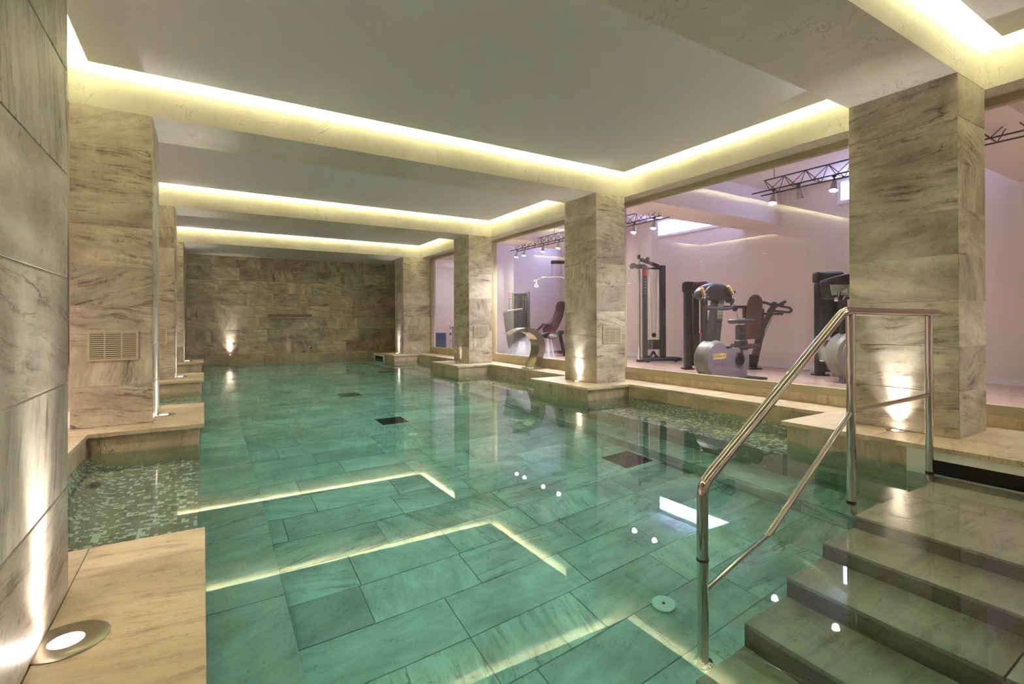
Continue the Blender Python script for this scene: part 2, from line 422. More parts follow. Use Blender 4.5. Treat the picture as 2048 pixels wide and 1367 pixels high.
bn = ['ceiling panel over the submerged steps, above the camera', 'largest grey ceiling panel, over the near part of the pool', 'middle grey ceiling panel with a glowing cove edge', 'farthest grey ceiling panel with a glowing cove edge']
g = .125
for i, (a, b) in enumerate(bays):
    p = MB().box((-.83+g, a+g, ZP), (4.659-g, b-g, ZP+.02)).build('ceiling_panel', M_PANEL)
    struct(p, bn[i], 'ceiling panel')
    x0, x1, y0, y1 = -.83+g, 4.659-g, a+g, b-g
    for q0, q1 in (((x0+.06, y0+.06, ZP+.02), (x1-.06, y0+.075, ZC)), ((x0+.06, y1-.075, ZP+.02), (x1-.06, y1-.06, ZC)), ((x0+.06, y0+.075, ZP+.02), (x0+.075, y1-.075, ZC)), ((x1-.075, y0+.075, ZP+.02), (x1-.06, y1-.075, ZC))):
        MB().box(q0, q1).build('light_baffle', M_PAINT, p)  # unseen strips added to confine the LED light and send it through the gap
    x0, x1, y0, y1 = -.83+g+.03, 4.659-g-.03, a+g+.03, b-g-.03; z0, z1 = ZP+.022, ZP+.034
    for q0, q1 in (((x0, y0, z0), (x1, y0+.012, z1)), ((x0, y1-.012, z0), (x1, y1, z1)), ((x0, y0+.02, z0), (x0+.012, y1-.02, z1)), ((x1-.012, y0+.02, z0), (x1, y1-.02, z1))):
        MB().box(q0, q1).build('led_strip', M_LED, p)

# ---------------------------------------------------------------- far wall
fwall = MB().box((-.83, BACK+G, -1.2), (4.93, BACK+.15, ZS)).build('wall_far', M_GROUTD)
struct(fwall, 'far end wall clad in brownish marble tiles', 'wall')
rnd = random.Random(3)
for r, (za, zb) in enumerate(ROWS):
    x = -.345 - rnd.random()*.3
    x = -.345
    first = True
    while x < 4.6:
        wd = rnd.choice([.3, .45, .6, .6, .6, .75]) if not first else rnd.choice([.35, .5, .62]); first = False
        x2 = min(x+wd, 4.62)
        if 4.62-x2 < .12: x2 = 4.62
        tile(fwall, ((x+x2)/2, BACK, (za+zb)/2), (1,0,0), (0,0,1), x2-x, zb-za, M_FAR)
        x = x2
nwall = MB().box((-2.7, NEAR-.15, -1.2), (8.2, NEAR, ZC)).build('wall_near', M_GYMW)
struct(nwall, 'plain wall behind the camera', 'wall')

# ---------------------------------------------------------------- ledges
def coping(parent, x0, x1, y0, y1, along='y', ln=.9, mat=None, z=L, phase=0.):
    """slabs 3 cm thick laid side by side"""
    a, b = (y0, y1) if along == 'y' else (x0, x1)
    n = max(1, round((b-a)/ln)); st = (b-a)/n
    for k in range(n):
        p, q = a+k*st, a+(k+1)*st
        c = ((x0+x1)/2, (p+q)/2, z) if along == 'y' else ((p+q)/2, (y0+y1)/2, z)
        tile(parent, c, (1,0,0), (0,1,0), (x1-x0) if along == 'y' else st, st if along == 'y' else (y1-y0), mat or M_COPE, th=.03, name='coping_slab', gap=.002)
def facing(parent, p0, p1, z0, z1, nrm, ln=.6, mat=None, rows=1):
    """wall tiles along a horizontal line p0->p1, facing nrm"""
    p0 = Vector((*p0, 0)); p1 = Vector((*p1, 0)); d = (p1-p0); ll = d.length; n = max(1, round(ll/ln)); u = d/ll
    if u.cross(Vector((0,0,1))).dot(Vector((*nrm, 0))) < 0: u = -u; p0, p1 = p1, p0
    hh = (z1-z0)/rows
    for rr in range(rows):
        for k in range(n):
            c = p0+u*(ll/n*(k+.5)); c.z = z0+hh*(rr+.5)
            tile(parent, c, u, (0,0,1), ll/n, hh, mat or M_FACE, name='tile')
plab = ['near', 'second', 'third', 'far']
WZ = -.46        # niche floor
for i, (ya, yb) in enumerate(PLAT):
    # left
    o = MB().box((-1.05, ya+.03+G if i else ya, -1.2), (-.03-G, yb-.03 if i < 3 else BACK-.005, L-.03)).build('pool_ledge', M_GROUT)
    struct(o, '%s left-hand pool ledge of cream marble jutting out under a pillar' % plab[i], 'ledge')
    coping(o, -.335, XL, ya, yb if i < 3 else BACK-.005, 'y', .95 if i else 2.1)
    coping(o, -.86, -.335, ya, yb if i < 3 else BACK-.005, 'y', 1.2)
    for (z0, z1) in ((-.20, L-.03), (-.575, -.2), (-.95, -.575)): facing(o, (-.03, ya+.03), (-.03, yb-.03), z0, z1, (1, 0), .6)
    if i: facing(o, (-.70, ya+.03), (-.03, ya+.03), -.2, L-.03, (0, -1), .7); facing(o, (-.70, ya+.03), (-.03, ya+.03), -.46, -.2, (0, -1), .7)
    # right
    o = MB().box((3.83+G, ya+.03+G if i else ya, -1.2), (4.87, yb-.03 if i < 3 else BACK-.005, L-.03)).build('pool_ledge', M_GROUT)
    struct(o, '%s right-hand pool ledge of cream marble jutting out under a pillar' % plab[i], 'ledge')
    y1 = yb if i < 3 else BACK-.005
    coping(o, XR, 4.175, ya, y1, 'y', .62)
    coping(o, 4.175, 4.87, ya, y1, 'y', .9)
    ysk = {0: (-1.2, 1.43), 3: (12.32, 13.2)}.get(i)
    spans = [(ya+.03, yb-.03)] if not ysk else ([(ysk[1], yb-.03)] if i == 0 else [(ya+.03, ysk[0]), (ysk[1], BACK-.17)])
    for (p, q) in spans:
        facing(o, (3.83, p), (3.83, q), -.20, L-.03, (-1, 0), .6)
        facing(o, (3.83, p), (3.83, q), -.95, -.20, (-1, 0), .6, rows=2)
    if ysk:
        facing(o, (3.83, ysk[0]), (3.83, ysk[1]), -.95, -.115, (-1, 0), .6, rows=2)
    if i: facing(o, (3.83, ya+.03), (4.46, ya+.03), -.2, L-.03, (0, -1), .7); facing(o, (3.83, ya+.03), (4.46, ya+.03), -.46, -.2, (0, -1), .7)
# recessed ledges behind the niches
for i in range(3):
    ya, yb = PLAT[i][1], PLAT[i+1][0]
    o = MB().box((-1.05, ya-.03, -1.2), (-.70-G, yb+.03, L-.03)).build('pool_ledge', M_GROUT)
    struct(o, 'recessed left-hand ledge behind the %s mosaic niche' % ['near', 'middle', 'far'][i], 'ledge')
    coping(o, -.86, -.685, ya, yb, 'y', .9)
    facing(o, (-.70, ya), (-.70, yb), -.02, L-.03, (1, 0), .6)
    o = MB().box((4.48+G, ya-.03, -1.2), (4.87, yb+.03, L-.03)).build('pool_ledge', M_GROUT)
    struct(o, 'recessed right-hand ledge below the %s gym window' % ['near', 'middle', 'far'][i], 'ledge')
    coping(o, 4.46, 4.87, ya, yb, 'y', .58)
    facing(o, (4.48, ya), (4.48, yb), -.02, L-.03, (-1, 0), .6)
# back ledge
o = MB().box((-.03, 13.73+.02+G, -1.2), (3.83, BACK-.001, L-.03)).build('pool_ledge', M_GROUT)
struct(o, 'narrow marble ledge along the foot of the far wall', 'ledge')
coping(o, XL, XR, 13.73, BACK-.002, 'x', .6)
facing(o, (-.03, 13.75), (3.83, 13.75), -.22, L-.03, (0, -1), .6); facing(o, (-.03, 13.75), (3.83, 13.75), -.95, -.22, (0, -1), .6, rows=2)

# mosaic niches: thousands of small glass pieces, joined
def mosaic_patch(name, fn, nu, nv, du, dv, parent, skirt=False, seed=1):
    """fn(s, t) -> point on the surface, s along u metres, t along v metres"""
    rr = random.Random(seed); used = set(); vs = []; fs = []; cols = []
    pal = [lin(166, 164, 138), lin(176, 170, 144), lin(152, 150, 126), lin(180, 170, 148), lin(164, 158, 134)]
    lt = [lin(240, 240, 226), lin(228, 228, 214), lin(246, 244, 234)]
    gp = .0016
    for i in range(nu):
        for j in range(nv):
            if (i, j) in used: continue
            x = rr.random(); w_, h_ = (1, 1) if x < .5 else (2, 1) if x < .66 else (1, 2) if x < .82 else (2, 2)
            if i+w_ > nu: w_ = 1
            if j+h_ > nv: h_ = 1
            if any((i+a, j+b) in used for a in range(w_) for b in range(h_)): w_ = h_ = 1
            for a in range(w_):
                for b in range(h_): used.add((i+a, j+b))
            c = rr.choice(lt) if rr.random() < .27 else rr.choice(pal)
            s0, s1, t0, t1 = i*du+gp/2, (i+w_)*du-gp/2, j*dv+gp/2, (j+h_)*dv-gp/2
            P = [Vector(fn(s0, t0)), Vector(fn(s1, t0)), Vector(fn(s1, t1)), Vector(fn(s0, t1))]
            n = (P[1]-P[0]).cross(P[3]-P[0]).normalized()
            o = len(vs); vs += [p+n*.003 for p in P]; fs.append((o, o+1, o+2, o+3)); cols += [c]*4
            if skirt:
                vs += [p for p in P]; cols += [c]*4
                for k in range(4): fs.append((o+4+k, o+4+(k+1) % 4, o+(k+1) % 4, o+k))
    me = bpy.data.meshes.new(name); me.from_pydata(vs, [], fs)
    at = me.color_attributes.new('tint', 'FLOAT_COLOR', 'POINT')
    at.data.foreach_set('color', np.array(cols, dtype=np.float32).ravel()); me.materials.append(M_MOS)
    ob = inst(name, me, parent); ob['kind'] = 'stuff'; return ob
for i in range(3):
    ya, yb = PLAT[i][1]-.03, PLAT[i+1][0]+.03; ly = yb-ya; un = .0188 if i == 0 else .022
    for side in 'LR':
        if side == 'L':
            prof = [(-.70, -.02), (-.69, -.10), (-.655, -.24), (-.59, -.37), (-.48, -.46), (-.03, -.46)]
        else:
            prof = [(4.48, -.02), (4.47, -.10), (4.435, -.24), (4.37, -.37), (4.27, -.46), (3.83, -.46)]
        pts = [(p[0], p[1]) for p in prof]
        out = pts + [(pts[-1][0], -1.2), (pts[0][0], -1.2)]
        n = len(out); m = MB(); m.prism(out, 'Y', ya+.001, yb-.001)
        o = m.build('pool_niche', M_GROUTD)
        struct(o, '%s %s-hand niche of the pool with a sloping glass mosaic seat' % (['near', 'middle', 'far'][i], side_w[side]), 'niche')
        cum = [0]
        for a, b in zip(pts, pts[1:]): cum.append(cum[-1]+math.hypot(b[0]-a[0], b[1]-a[1]))
        def fn(s, t, pts=pts, cum=cum, ya=ya, side=side, ly=ly):
            for k in range(len(cum)-1):
                if s <= cum[k+1] or k == len(cum)-2:
                    f = (s-cum[k])/(cum[k+1]-cum[k]); x = pts[k][0]+(pts[k+1][0]-pts[k][0])*f; z = pts[k][1]+(pts[k+1][1]-pts[k][1])*f
                    return (x, ya+t if side == 'L' else ya+ly-t, z)
        nu = int(cum[-1]/un); nv = int(ly/un)
        mosaic_patch('mosaic', fn, nu, nv, cum[-1]/nu, ly/nv, o, skirt=(i == 0), seed=i*2+(side == 'R'))
        # pool wall below the niche
        xw = -.03 if side == 'L' else 3.83
        facing(o, (xw+(G if side == 'L' else -G), ya+.03), (xw+(G if side == 'L' else -G), yb-.03), -.95, -.47, (1 if side == 'L' else -1, 0), .6, rows=2)

# ---------------------------------------------------------------- pool floor and side benches
FZ, BZ = -1.15, -.95
BX0, BX1 = .345, 3.49
fl = MB().box((-.1, NEAR, -1.3), (3.9, 13.78, FZ-.006)).build('floor', M_GROUTD)
struct(fl, 'pool floor of large grey-white veined marble tiles under water', 'floor')
rnd = random.Random(11)
y = 2.49-.312*14
while y < 13.74:
    y2 = min(y+.312, 13.745)
    x = BX0+.004-rnd.random()*.5
    while x < BX1:
        x2 = x+rnd.choice([.6, .6, .6, .75, .9])
        a, b = max(x, BX0+.004), min(x2, BX1-.004)
        if b-a > .05 and y > NEAR and not (a < 3.5 and b > 1.6 and y2 < 1.2): tile(fl, ((a+b)/2, (y+y2)/2, FZ), (1,0,0), (0,1,0), b-a, y2-y, M_FLOORT)
        x = x2
    y = y2
for side, (xa, xb) in (('left', (-.03, BX0)), ('right', (BX1, 3.83))):
    o = MB().box((xa, NEAR, FZ-.05), (xb if side == 'right' else xb-.001, 13.75, BZ-.006)).build('pool_bench', M_GROUTD)
    struct(o, 'submerged marble safety ledge along the %s pool wall' % side, 'pool bench')
    if side == 'right': facing(o, (BX1-G, 1.26), (BX1-G, 13.74), FZ, BZ-.01, (-1, 0), .66, mat=M_FLOORT)
    n = 24; st = .66; yy = 2.73-st*7
    while yy < 13.74:
        y2 = min(yy+st, 13.745)
        if not (side == 'right' and y2 < 1.25): tile(o, ((xa+xb)/2, (yy+y2)/2, BZ), (1,0,0), (0,1,0), xb-xa, y2-yy, M_FLOORT)
        yy = y2
# steps
st_o = MB()
TR = [(2.75, -.12), (2.455, -.29), (2.16, -.45), (1.858, -.61), (1.56, -.77), (1.26, -.94)]
for k, (x, z) in enumerate(TR):
    xe = 3.83 if k == 0 else TR[k-1][0]+.02
    st_o.box((x+G, NEAR, -1.16), (xe, 1.25-G, z-.03))
st_o = st_o.build('pool_stairs', M_GROUTD)
struct(st_o, 'flight of submerged marble steps leading down into the pool beside the handrail', 'stairs')
for k, (x, z) in enumerate(TR):
    xe = 3.83 if k == 0 else TR[k-1][0]
    nn = 3; yy = [NEAR, -.75, .25, 1.25] if k % 2 else [NEAR, -.4, .55, 1.25]
    for a, b in zip(yy, yy[1:]):
        if k == 0:
            tile(st_o, ((x+3.29)/2, (a+b)/2, z), (1,0,0), (0,1,0), 3.29-x, b-a, M_STEP, th=.03, name='tread')
            tile(st_o, ((3.29+3.83)/2, (a+b)/2, z), (1,0,0), (0,1,0), .54, b-a, M_STEP, th=.03, name='tread')
        else: tile(st_o, ((x+xe)/2, (a+b)/2, z), (1,0,0), (0,1,0), xe-x, b-a, M_STEP, th=.03, name='tread')
        zb = TR[k+1][1] if k < 5 else FZ
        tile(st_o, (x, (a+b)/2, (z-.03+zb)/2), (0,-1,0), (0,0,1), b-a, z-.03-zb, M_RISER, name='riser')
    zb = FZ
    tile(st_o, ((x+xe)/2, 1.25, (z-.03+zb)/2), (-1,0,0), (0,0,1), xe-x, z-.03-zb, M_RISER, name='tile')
# water
wt = MB().box((-.71, NEAR+.001, -1.19), (4.49, BACK-.05, 0)).build('water', M_WATER)
struct(wt, 'still clear green pool water', 'water')

# ---------------------------------------------------------------- windows to the gym
def window(n, ya, yb, lab, mat=None):
    wd = thing('window_%d' % n, lab, 'window', (4.9, (ya+yb)/2, L)); wd['kind'] = 'structure'
    h = (yb-ya)/2
    zs = .24-L
    k = round((yb-ya)/.6); s = (yb-ya)/k
    for j in range(k):
        MB().box((-.03, -h+j*s+.001, 0), (.12, -h+(j+1)*s-.001, zs)).build('sill_stone', M_FACE, wd)
    MB().box((-.022, -h, zs), (.05, h, .312-L)).build('window_frame', M_FRAME, wd)
    MB().box((-.022, -h, 2.475-L), (.05, h, ZS-L)).build('window_frame', M_FRAME, wd)
    for s_ in (-1, 1):
        a, b = sorted((s_*h, s_*(h-.055))); MB().box((-.022, a, .312-L), (.05, b, 2.475-L)).build('window_frame', M_FRAME, wd)
    MB().box((0, -h+.055, .312-L), (.008, h-.055, 2.475-L)).build('pane', mat or M_GLASS, wd)
window(1, NEAR, 1.60, 'large fixed gym window beside the pool steps, right of the nearest pillar')
window(2, 1.60, 5.12, 'large fixed gym window showing the exercise bike and cable tower')
window(3, 5.12, 8.70, 'fixed gym window behind the steel water cascade, misted at the bottom', M_GLASSF)
window(4, 8.70, 11.90, 'farthest fixed gym window showing a blue foam block')
o = MB().box((4.886, 11.9, L), (5.02, BACK, ZS)).build('wall_pier', M_GYMW)
struct(o, 'painted wall strip behind the farthest right-hand pillar', 'wall')

# ---------------------------------------------------------------- corridor on the left
o = MB().box((-2.7, NEAR, .0), (-1.05, BACK, L)).build('floor_corridor', M_WOOD); struct(o, 'floor of the side corridor behind the left-hand pillars', 'floor')
o = MB().box((-2.8, NEAR, 0), (-2.7, BACK, ZS)).build('wall_left', M_GYMW); struct(o, 'pale corridor wall glimpsed behind the left-hand pillars', 'wall')
o = MB().box((-2.7, NEAR, ZS), (-1.05, BACK, ZS+.1)).build('ceiling_corridor', M_PAINT); struct(o, 'low white ceiling of the side corridor', 'ceiling')
o = MB().box((-2.7, BACK, 0), (-.83, BACK+.1, ZS)).build('wall_corridor_end', M_GYMW); struct(o, 'end wall of the side corridor', 'wall')
for y, lb in ((1.8, 'small recessed corridor downlight beside the nearest left-hand pillar'), (3.55, 'small recessed corridor downlight level with the near mosaic niche'), (5.35, 'small recessed corridor downlight beside the second left-hand pillar'), (7.1, 'small recessed corridor downlight level with the middle niche'), (8.88, 'small recessed corridor downlight beside the third left-hand pillar'), (10.6, 'small recessed corridor downlight level with the far niche')):
    d = thing('downlight', lb, 'downlight', (-1.6, y, ZS), group='corridor downlights')
    MB().lathe((0,0,0), [(.05, .0), (.05, -.004), (.035, -.005), (.033, .0)]).build('ring', M_WPL, d)
    MB().lathe((0,0,0), [(.033, -.0008), (.033, -.002)]).build('lens', M_DOWN, d)
    ld = bpy.data.lights.new('corridor_spot', 'SPOT'); ld.energy = COR_W; ld.color = (1, .86, .8); ld.spot_size = R(120); ld.spot_blend = .8; ld.shadow_soft_size = .03
    lo = bpy.data.objects.new('corridor_spot', ld); COL.objects.link(lo); lo.parent = d; lo.location = (0, 0, -.02)

# ---------------------------------------------------------------- gym shell
GX = 8.15
o = MB().box((4.87, NEAR, 0), (GX, 14.4, L)).build('floor_gym', M_WOOD); struct(o, 'pale pinkish wood floor of the gym', 'floor')
o = MB().box((GX, NEAR, 0), (GX+.1, 14.5, ZC)).build('wall_right', M_GYMW); struct(o, 'long pinkish white gym wall behind the machines', 'wall')
o = MB().box((5.9, 10.8, L), (GX, 10.92, ZC)).build('wall_partition', M_GYMW); struct(o, 'gym cross wall behind the reclined seat', 'wall')
o = MB().box((4.93, 14.4, 0), (GX, 14.5, ZC)).build('wall_gym_end', M_GYMW); struct(o, 'end wall of the gym behind the blue block', 'wall')
o = MB().box((4.93, BACK, 0), (5.03, 14.4, ZC)).build('wall_gym_stub', M_GYMW); struct(o, 'short gym wall past the far pillar', 'wall')
o = MB().box((4.93, NEAR, ZC), (GX, 14.5, ZC+.1)).build('ceiling_gym', M_GYMW); struct(o, 'white gym ceiling', 'ceiling')
o = MB().box((GX-.015, NEAR, L), (GX, 10.8, L+.08)).build('baseboard_right', M_BASE); struct(o, 'white baseboard along the long gym wall', 'baseboard')
o = MB().box((5.9, 10.785, L), (GX-.016, 10.8, L+.08)).build('baseboard_far', M_BASE); struct(o, 'white baseboard at the foot of the gym cross wall', 'baseboard')
def hiwin(n, ya, yb, lab):
    wd = thing('window_%d' % n, lab, 'window', (GX, (ya+yb)/2, 2.72)); wd['kind'] = 'structure'; h = (yb-ya)/2; H = .27
    for a, b in (((-.03, -h-.05, -.05), (0, h+.05, 0)), ((-.03, -h-.05, H), (0, h+.05, H+.04)), ((-.03, -h-.05, 0), (0, -h, H)), ((-.03, h, 0), (0, h+.05, H))):
        MB().box(a, b).build('window_frame', M_BASE, wd)
    MB().box((-.012, -h, 0), (-.004, h, H)).build('pane', M_WPANE, wd)
hiwin(5, 4.9, 7.38, 'long high window glowing blue-white above the cable tower')
hiwin(6, 2.4, 3.84, 'high blue-white window partly hidden by the nearest right-hand pillar')
hiwin(7, 8.6, 10.3, 'high window at the far end of the long gym wall')
hiwin(8, 11.4, 13.9, 'added high glowing pane brightening the gym corner behind the cross wall')  # glowing pane added to brighten this corner, no window known here

# fill lamp added to brighten the gym corner behind the cross wall
d = thing('fill_light', 'added round fill lamp over the gym corner with the blue foam block', 'light', (6.6, 12.9, ZS))
MB().lathe((0,0,0), [(.14, 0), (.14, -.03), (.12, -.035)]).build('rim', M_BASE, d)
MB().lathe((0,0,0), [(.12, -.03), (.11, -.045)]).build('diffuser', M_DOWN, d)
ld = bpy.data.lights.new('corner_fill', 'POINT'); ld.energy = 20; ld.color = (.84, .86, 1.0); ld.shadow_soft_size = .1
lo = bpy.data.objects.new('corner_fill', ld); COL.objects.link(lo); lo.parent = d; lo.location = (0, 0, -.18)
# ---------------------------------------------------------------- recessed uplights
def uplight(x, y, lab, power, tilt=(0, 0), rr=.085, lens=None, grp=None, z=L):
    d = thing('uplight', lab, 'light', (x, y, z), group=grp)
    MB().lathe((0,0,0), [(rr, -.01), (rr, .003), (rr*.93, .005), (rr*.42, .004), (rr*.38, .0)], seg=36).build('ring', M_BRUSH, d)
    MB().lathe((0,0,0), [(rr*.38, .0), (rr*.36, .0045), (rr*.2, .006)], seg=28).build('lens', lens or M_LENS, d)
    ld = bpy.data.lights.new('uplight_spot', 'SPOT'); ld.energy = power*.4; ld.color = UP; ld.spot_size = R(88); ld.spot_blend = 1.; ld.shadow_soft_size = .012
    l2 = bpy.data.lights.new('uplight_beam', 'SPOT'); l2.energy = power*2.4; l2.color = UP; l2.spot_size = R(40); l2.spot_blend = 1.; l2.shadow_soft_size = .012
    lo = bpy.data.objects.new('uplight_beam', l2); COL.objects.link(lo); lo.parent = d; lo.location = (0, 0, .02); lo.rotation_euler = (PI+tilt[0], tilt[1], 0)
    lo = bpy.data.objects.new('uplight_spot', ld); COL.objects.link(lo); lo.parent = d; lo.location = (0, 0, .02); lo.rotation_euler = (PI+tilt[0], tilt[1], 0)
    return d
for i, y in enumerate((1.608, 5.14, 8.69, 12.24)):
    uplight(-.285, y, 'round recessed uplight shining up the %s left-hand pillar' % pl_names[i], UP_W, tilt=(0, -R(3)))
    uplight(4.125, y, 'round recessed uplight shining up the %s right-hand pillar' % pl_names[i], UP_W*([1., .8, .12, .8][i]), rr=.055, lens=None if i != 2 else M_LENSD, tilt=(0, R(3)))
for x, p, lb in ((.545, UP_W*.8, 'recessed uplight at the foot of the far wall, left and brightest'), (1.865, .6, 'dim bluish recessed uplight at the middle of the far wall'), (3.187, .3, 'faint recessed uplight at the far wall near the skimmer')):
    uplight(x, 13.84, lb, p, rr=.03, tilt=(-R(3), 0), lens=None if p > 5 else M_LENSD)

# ---------------------------------------------------------------- vents
def vent(x0, x1, y, z0, z1, lab, grp=None):
    d = thing('vent_grille', lab, 'vent', ((x0+x1)/2, y, z0)); w2 = (x1-x0)/2; h = z1-z0; b = .014
    m = MB().box((-w2, -.012, 0), (w2, .0, b)).box((-w2, -.012, h-b), (w2, 0, h)).box((-w2, -.012, b), (-w2+b, 0, h-b)).box((w2-b, -.012, b), (w2, 0, h-b))
    m.build('frame', M_VENT, d)
    MB().box((-w2+b, -.002, b), (w2-b, 0, h-b)).build('backing', M_VBACK, d)
    for k in (1, 2):
        xx = -w2+(x1-x0)*k/3; MB().box((xx-.004, -.012, b), (xx+.004, -.0021, h-b)).build('divider', M_VENT, d)
    n = 13; me = MB().box((-w2+b, -.010, 0), (w2-b, -.0025, .0098), rot=None).mesh('slat', M_VENT)
    for k in range(n):
        o = inst('slat', me, d); o.location = (0, 0, b+(h-2*b)*(k+.5)/n-.004)
    return d
for i, y in enumerate((4.80, 8.336)):
    vent(-.73, -.425, y, .648, .872, 'cream slatted air vent on the %s left-hand pillar' % pl_names[i+1])
for i, y in enumerate((4.80, 8.336, 11.90)):
    vent(4.275, 4.58, y, .648, .866, 'cream slatted air vent on the %s right-hand pillar' % pl_names[i+1])

# ---------------------------------------------------------------- handrail
hr = thing('handrail', 'polished steel pool handrail with three posts beside the submerged steps', 'handrail', (2.0, 1.285, 0))
def hp(x, z, y=0.): return (x-2.0, y, z)
MB().tube([hp(3.88, .972), hp(2.74, .973), hp(1.651, .290), hp(1.651, -.765)], .0215, 20, fil=.05).build('top_rail', M_STEEL, hr)
for x, zb in ((2.806, -.16), (3.752, -.16)):
    p = MB().tube([hp(x, .960), hp(x, zb+.02), hp(x, zb-.02, -.02), hp(x, zb-.05, -.036)], .0205, 18, fil=.02).build('post', M_STEEL, hr)
    MB().cyl(hp(x, -.012), hp(x, .012), .0222, 18).build('rust_ring', M_RUST, p, label='rust stain ring at the waterline')
MB().tube([hp(2.806, .464), hp(1.651, -.285)], .013, 14).build('lower_rail', M_STEEL, hr)
MB().tube([hp(3.752, .474), hp(2.806, .464)], .013, 14).build('lower_rail', M_STEEL, hr)
MB().cyl(hp(1.651, -.008), hp(1.651, .006), .0232, 18).build('rust_ring', M_RUST, hr, label='rust stain ring at the waterline')
MB().lathe(hp(1.651, -.77), [(.038, 0), (.038, .006), (.022, .012)]).build('foot_flange', M_STEEL, hr)

# ---------------------------------------------------------------- steel cascade
cs = thing('water_cascade', 'curved stainless steel swan-neck water cascade on the recessed ledge', 'fountain', (4.65, 6.92, L))
MB().rbox((-.15, -.15, 0), (.15, .13, .022), .004).build('base_plate', M_BRUSH, cs)
outer = [(.05, .02), (.10, .15), (.145, .25), (.162, .34), (.155, .42), (.125, .50), (.08, .57), (.01, .63), (-.07, .662), (-.16, .677), (-.25, .672), (-.34, .65), (-.42, .615), (-.50, .575)]
inner = [(-.085, .02), (-.03, .13), (.008, .22), (.03, .31), (.032, .38), (.015, .45), (-.02, .505), (-.07, .555), (-.13, .590), (-.19, .610), (-.26, .622), (-.34, .618), (-.42, .597), (-.495, .571)]
w2 = .12
m = MB(); n = len(outer)
vs = [(p[0], -w2, p[1]) for p in outer]+[(p[0], w2, p[1]) for p in outer]+[(p[0], -w2, p[1]) for p in inner]+[(p[0], w2, p[1]) for p in inner]
fs = []
for i in range(n-1):
    fs += [(i, i+1, n+i+1, n+i), (2*n+i, 3*n+i, 3*n+i+1, 2*n+i+1), (i, 2*n+i, 2*n+i+1, i+1), (n+i, n+i+1, 3*n+i+1, 3*n+i)]
fs += [(0, n, 3*n, 2*n), (n-1, 3*n-1, 4*n-1, 2*n-1)]
m.add(vs, fs); m.sm = True; m.build('curved_spout', M_BRUSH, cs)
MB().box((-.20, -w2-.012, .60), (-.19, w2+.012, .683)).build('lip_seam', M_STEEL, cs)

# ---------------------------------------------------------------- waterfall blade and fittings
wf = thing('waterfall_spout', 'flat stainless steel waterfall spout mounted on the far wall', 'fountain', (1.88, BACK, 1.05))
MB().box((-.5, -.17, .008), (.5, 0, .016)).box((-.5, -.17, .086), (.5, 0, .094)).box((-.5, -.17, .016), (-.492, 0, .086)).box((.492, -.17, .016), (.5, 0, .086)).build('housing', M_BRUSH, wf)
MB().box((-.50, -.21, .0), (.50, -.17, .006)).build('lip', M_STEEL, wf)
MB().box((-.49, -.12, .0165), (.49, -.03, .0855)).build('throat', M_THROAT, wf)
def inlet(x, y, z, nrm, r, lab, dark=True):
    d = thing('pool_inlet', lab, 'pool fitting', (x, y, z))
    d.rotation_euler = Vector((0, 0, 1)).rotation_difference(Vector(nrm)).to_euler()
    if dark:
        MB().lathe((0,0,0), [(r, -.004), (r, .004), (r*.8, .008), (r*.62, .006), (r*.60, .001)], seg=32).build('ring', M_CHROME, d)
        MB().lathe((0,0,0), [(r*.6, .0), (r*.6, .008), (r*.5, .013), (r*.3, .017), (r*.1, .0185)]).build('opening', M_DARK, d)
    else:
        MB().lathe((0,0,0), [(r*.7, 0), (r*.7, .012)], seg=32).build('collar', M_GRATE, d)
        MB().lathe((0,0,0), [(r*.9, .012), (r, .014), (r, .019), (r*.96, .021)], seg=40).build('cover_disc', M_WPL, d)
    MB().lathe((0,0,0), [(r*.14, .018 if dark else .0205), (r*.12, .021 if dark else .0235)]).build('screw', M_CHROME if dark else M_DARK, d)
    return d
inlet(2.376, BACK, .276, (0, -1, 0), .042, 'small round wall inlet low on the far wall')
inlet(-.583, 4.04, -.312, (.80, -.42, .42), .055, 'round massage jet in the sloping mosaic of the near left niche')
for (x, y, lb) in ((2.03, 1.82, 'white round floor inlet on the pool floor nearest the handrail'), (1.90, 5.13, 'white round floor inlet in front of the middle dark drain grate'), (1.95, 8.56, 'farthest white round inlet on the pool floor')):
    inlet(x, y, FZ, (0, 0, 1), .06 if y < 3 else .052, lb, False)
def grate(x, y, lab, s=.155):
    d = thing('drain_grate', lab, 'drain', (x, y, FZ))
    MB().box((-s, -s, 0), (s, -s+.012, .012)).box((-s, s-.012, 0), (s, s, .012)).box((-s, -s+.012, 0), (-s+.012, s-.012, .012)).box((s-.012, -s+.012, 0), (s, s-.012, .012)).build('frame', M_GRATE, d)
    MB().box((-s+.012, -s+.012, .0), (s-.012, s-.012, .002)).build('sump', M_DARK, d)
    me = MB().box((-.004, -s+.012, .0021), (.004, s-.012, .011)).mesh('bar', M_GRATE)
    for k in range(12):
        o = inst('bar', me, d); o.location = (-s+.012+(2*s-.024)*(k+.5)/12, 0, 0)
grate(1.90, 5.83, 'dark square drain grate in the middle of the pool floor'); grate(1.89, 7.84, 'dark square drain grate farther along the pool centre')
grate(3.30, 10.5, 'farthest dark drain grate, near the third right-hand ledge'); grate(3.27, 3.35, 'dark square drain grate nearest the right-hand niche', .16)
def skimmer(y0, y1, lab):
    d = thing('pool_skimmer', lab, 'skimmer', (3.83, (y0+y1)/2, 0)); h = (y1-y0)/2
    MB().box((-.008, -h, .070), (0, h, L-.032)).box((-.008, -h, -.115), (0, h, -.070)).box((-.008, -h, -.070), (0, -h+.10, .070)).box((-.008, h-.10, -.070), (0, h, .070)).build('frame', M_WPL, d)
    MB().box((-.002, -h+.10, -.070), (.006, h-.10, .070)).build('opening', M_DARK, d)
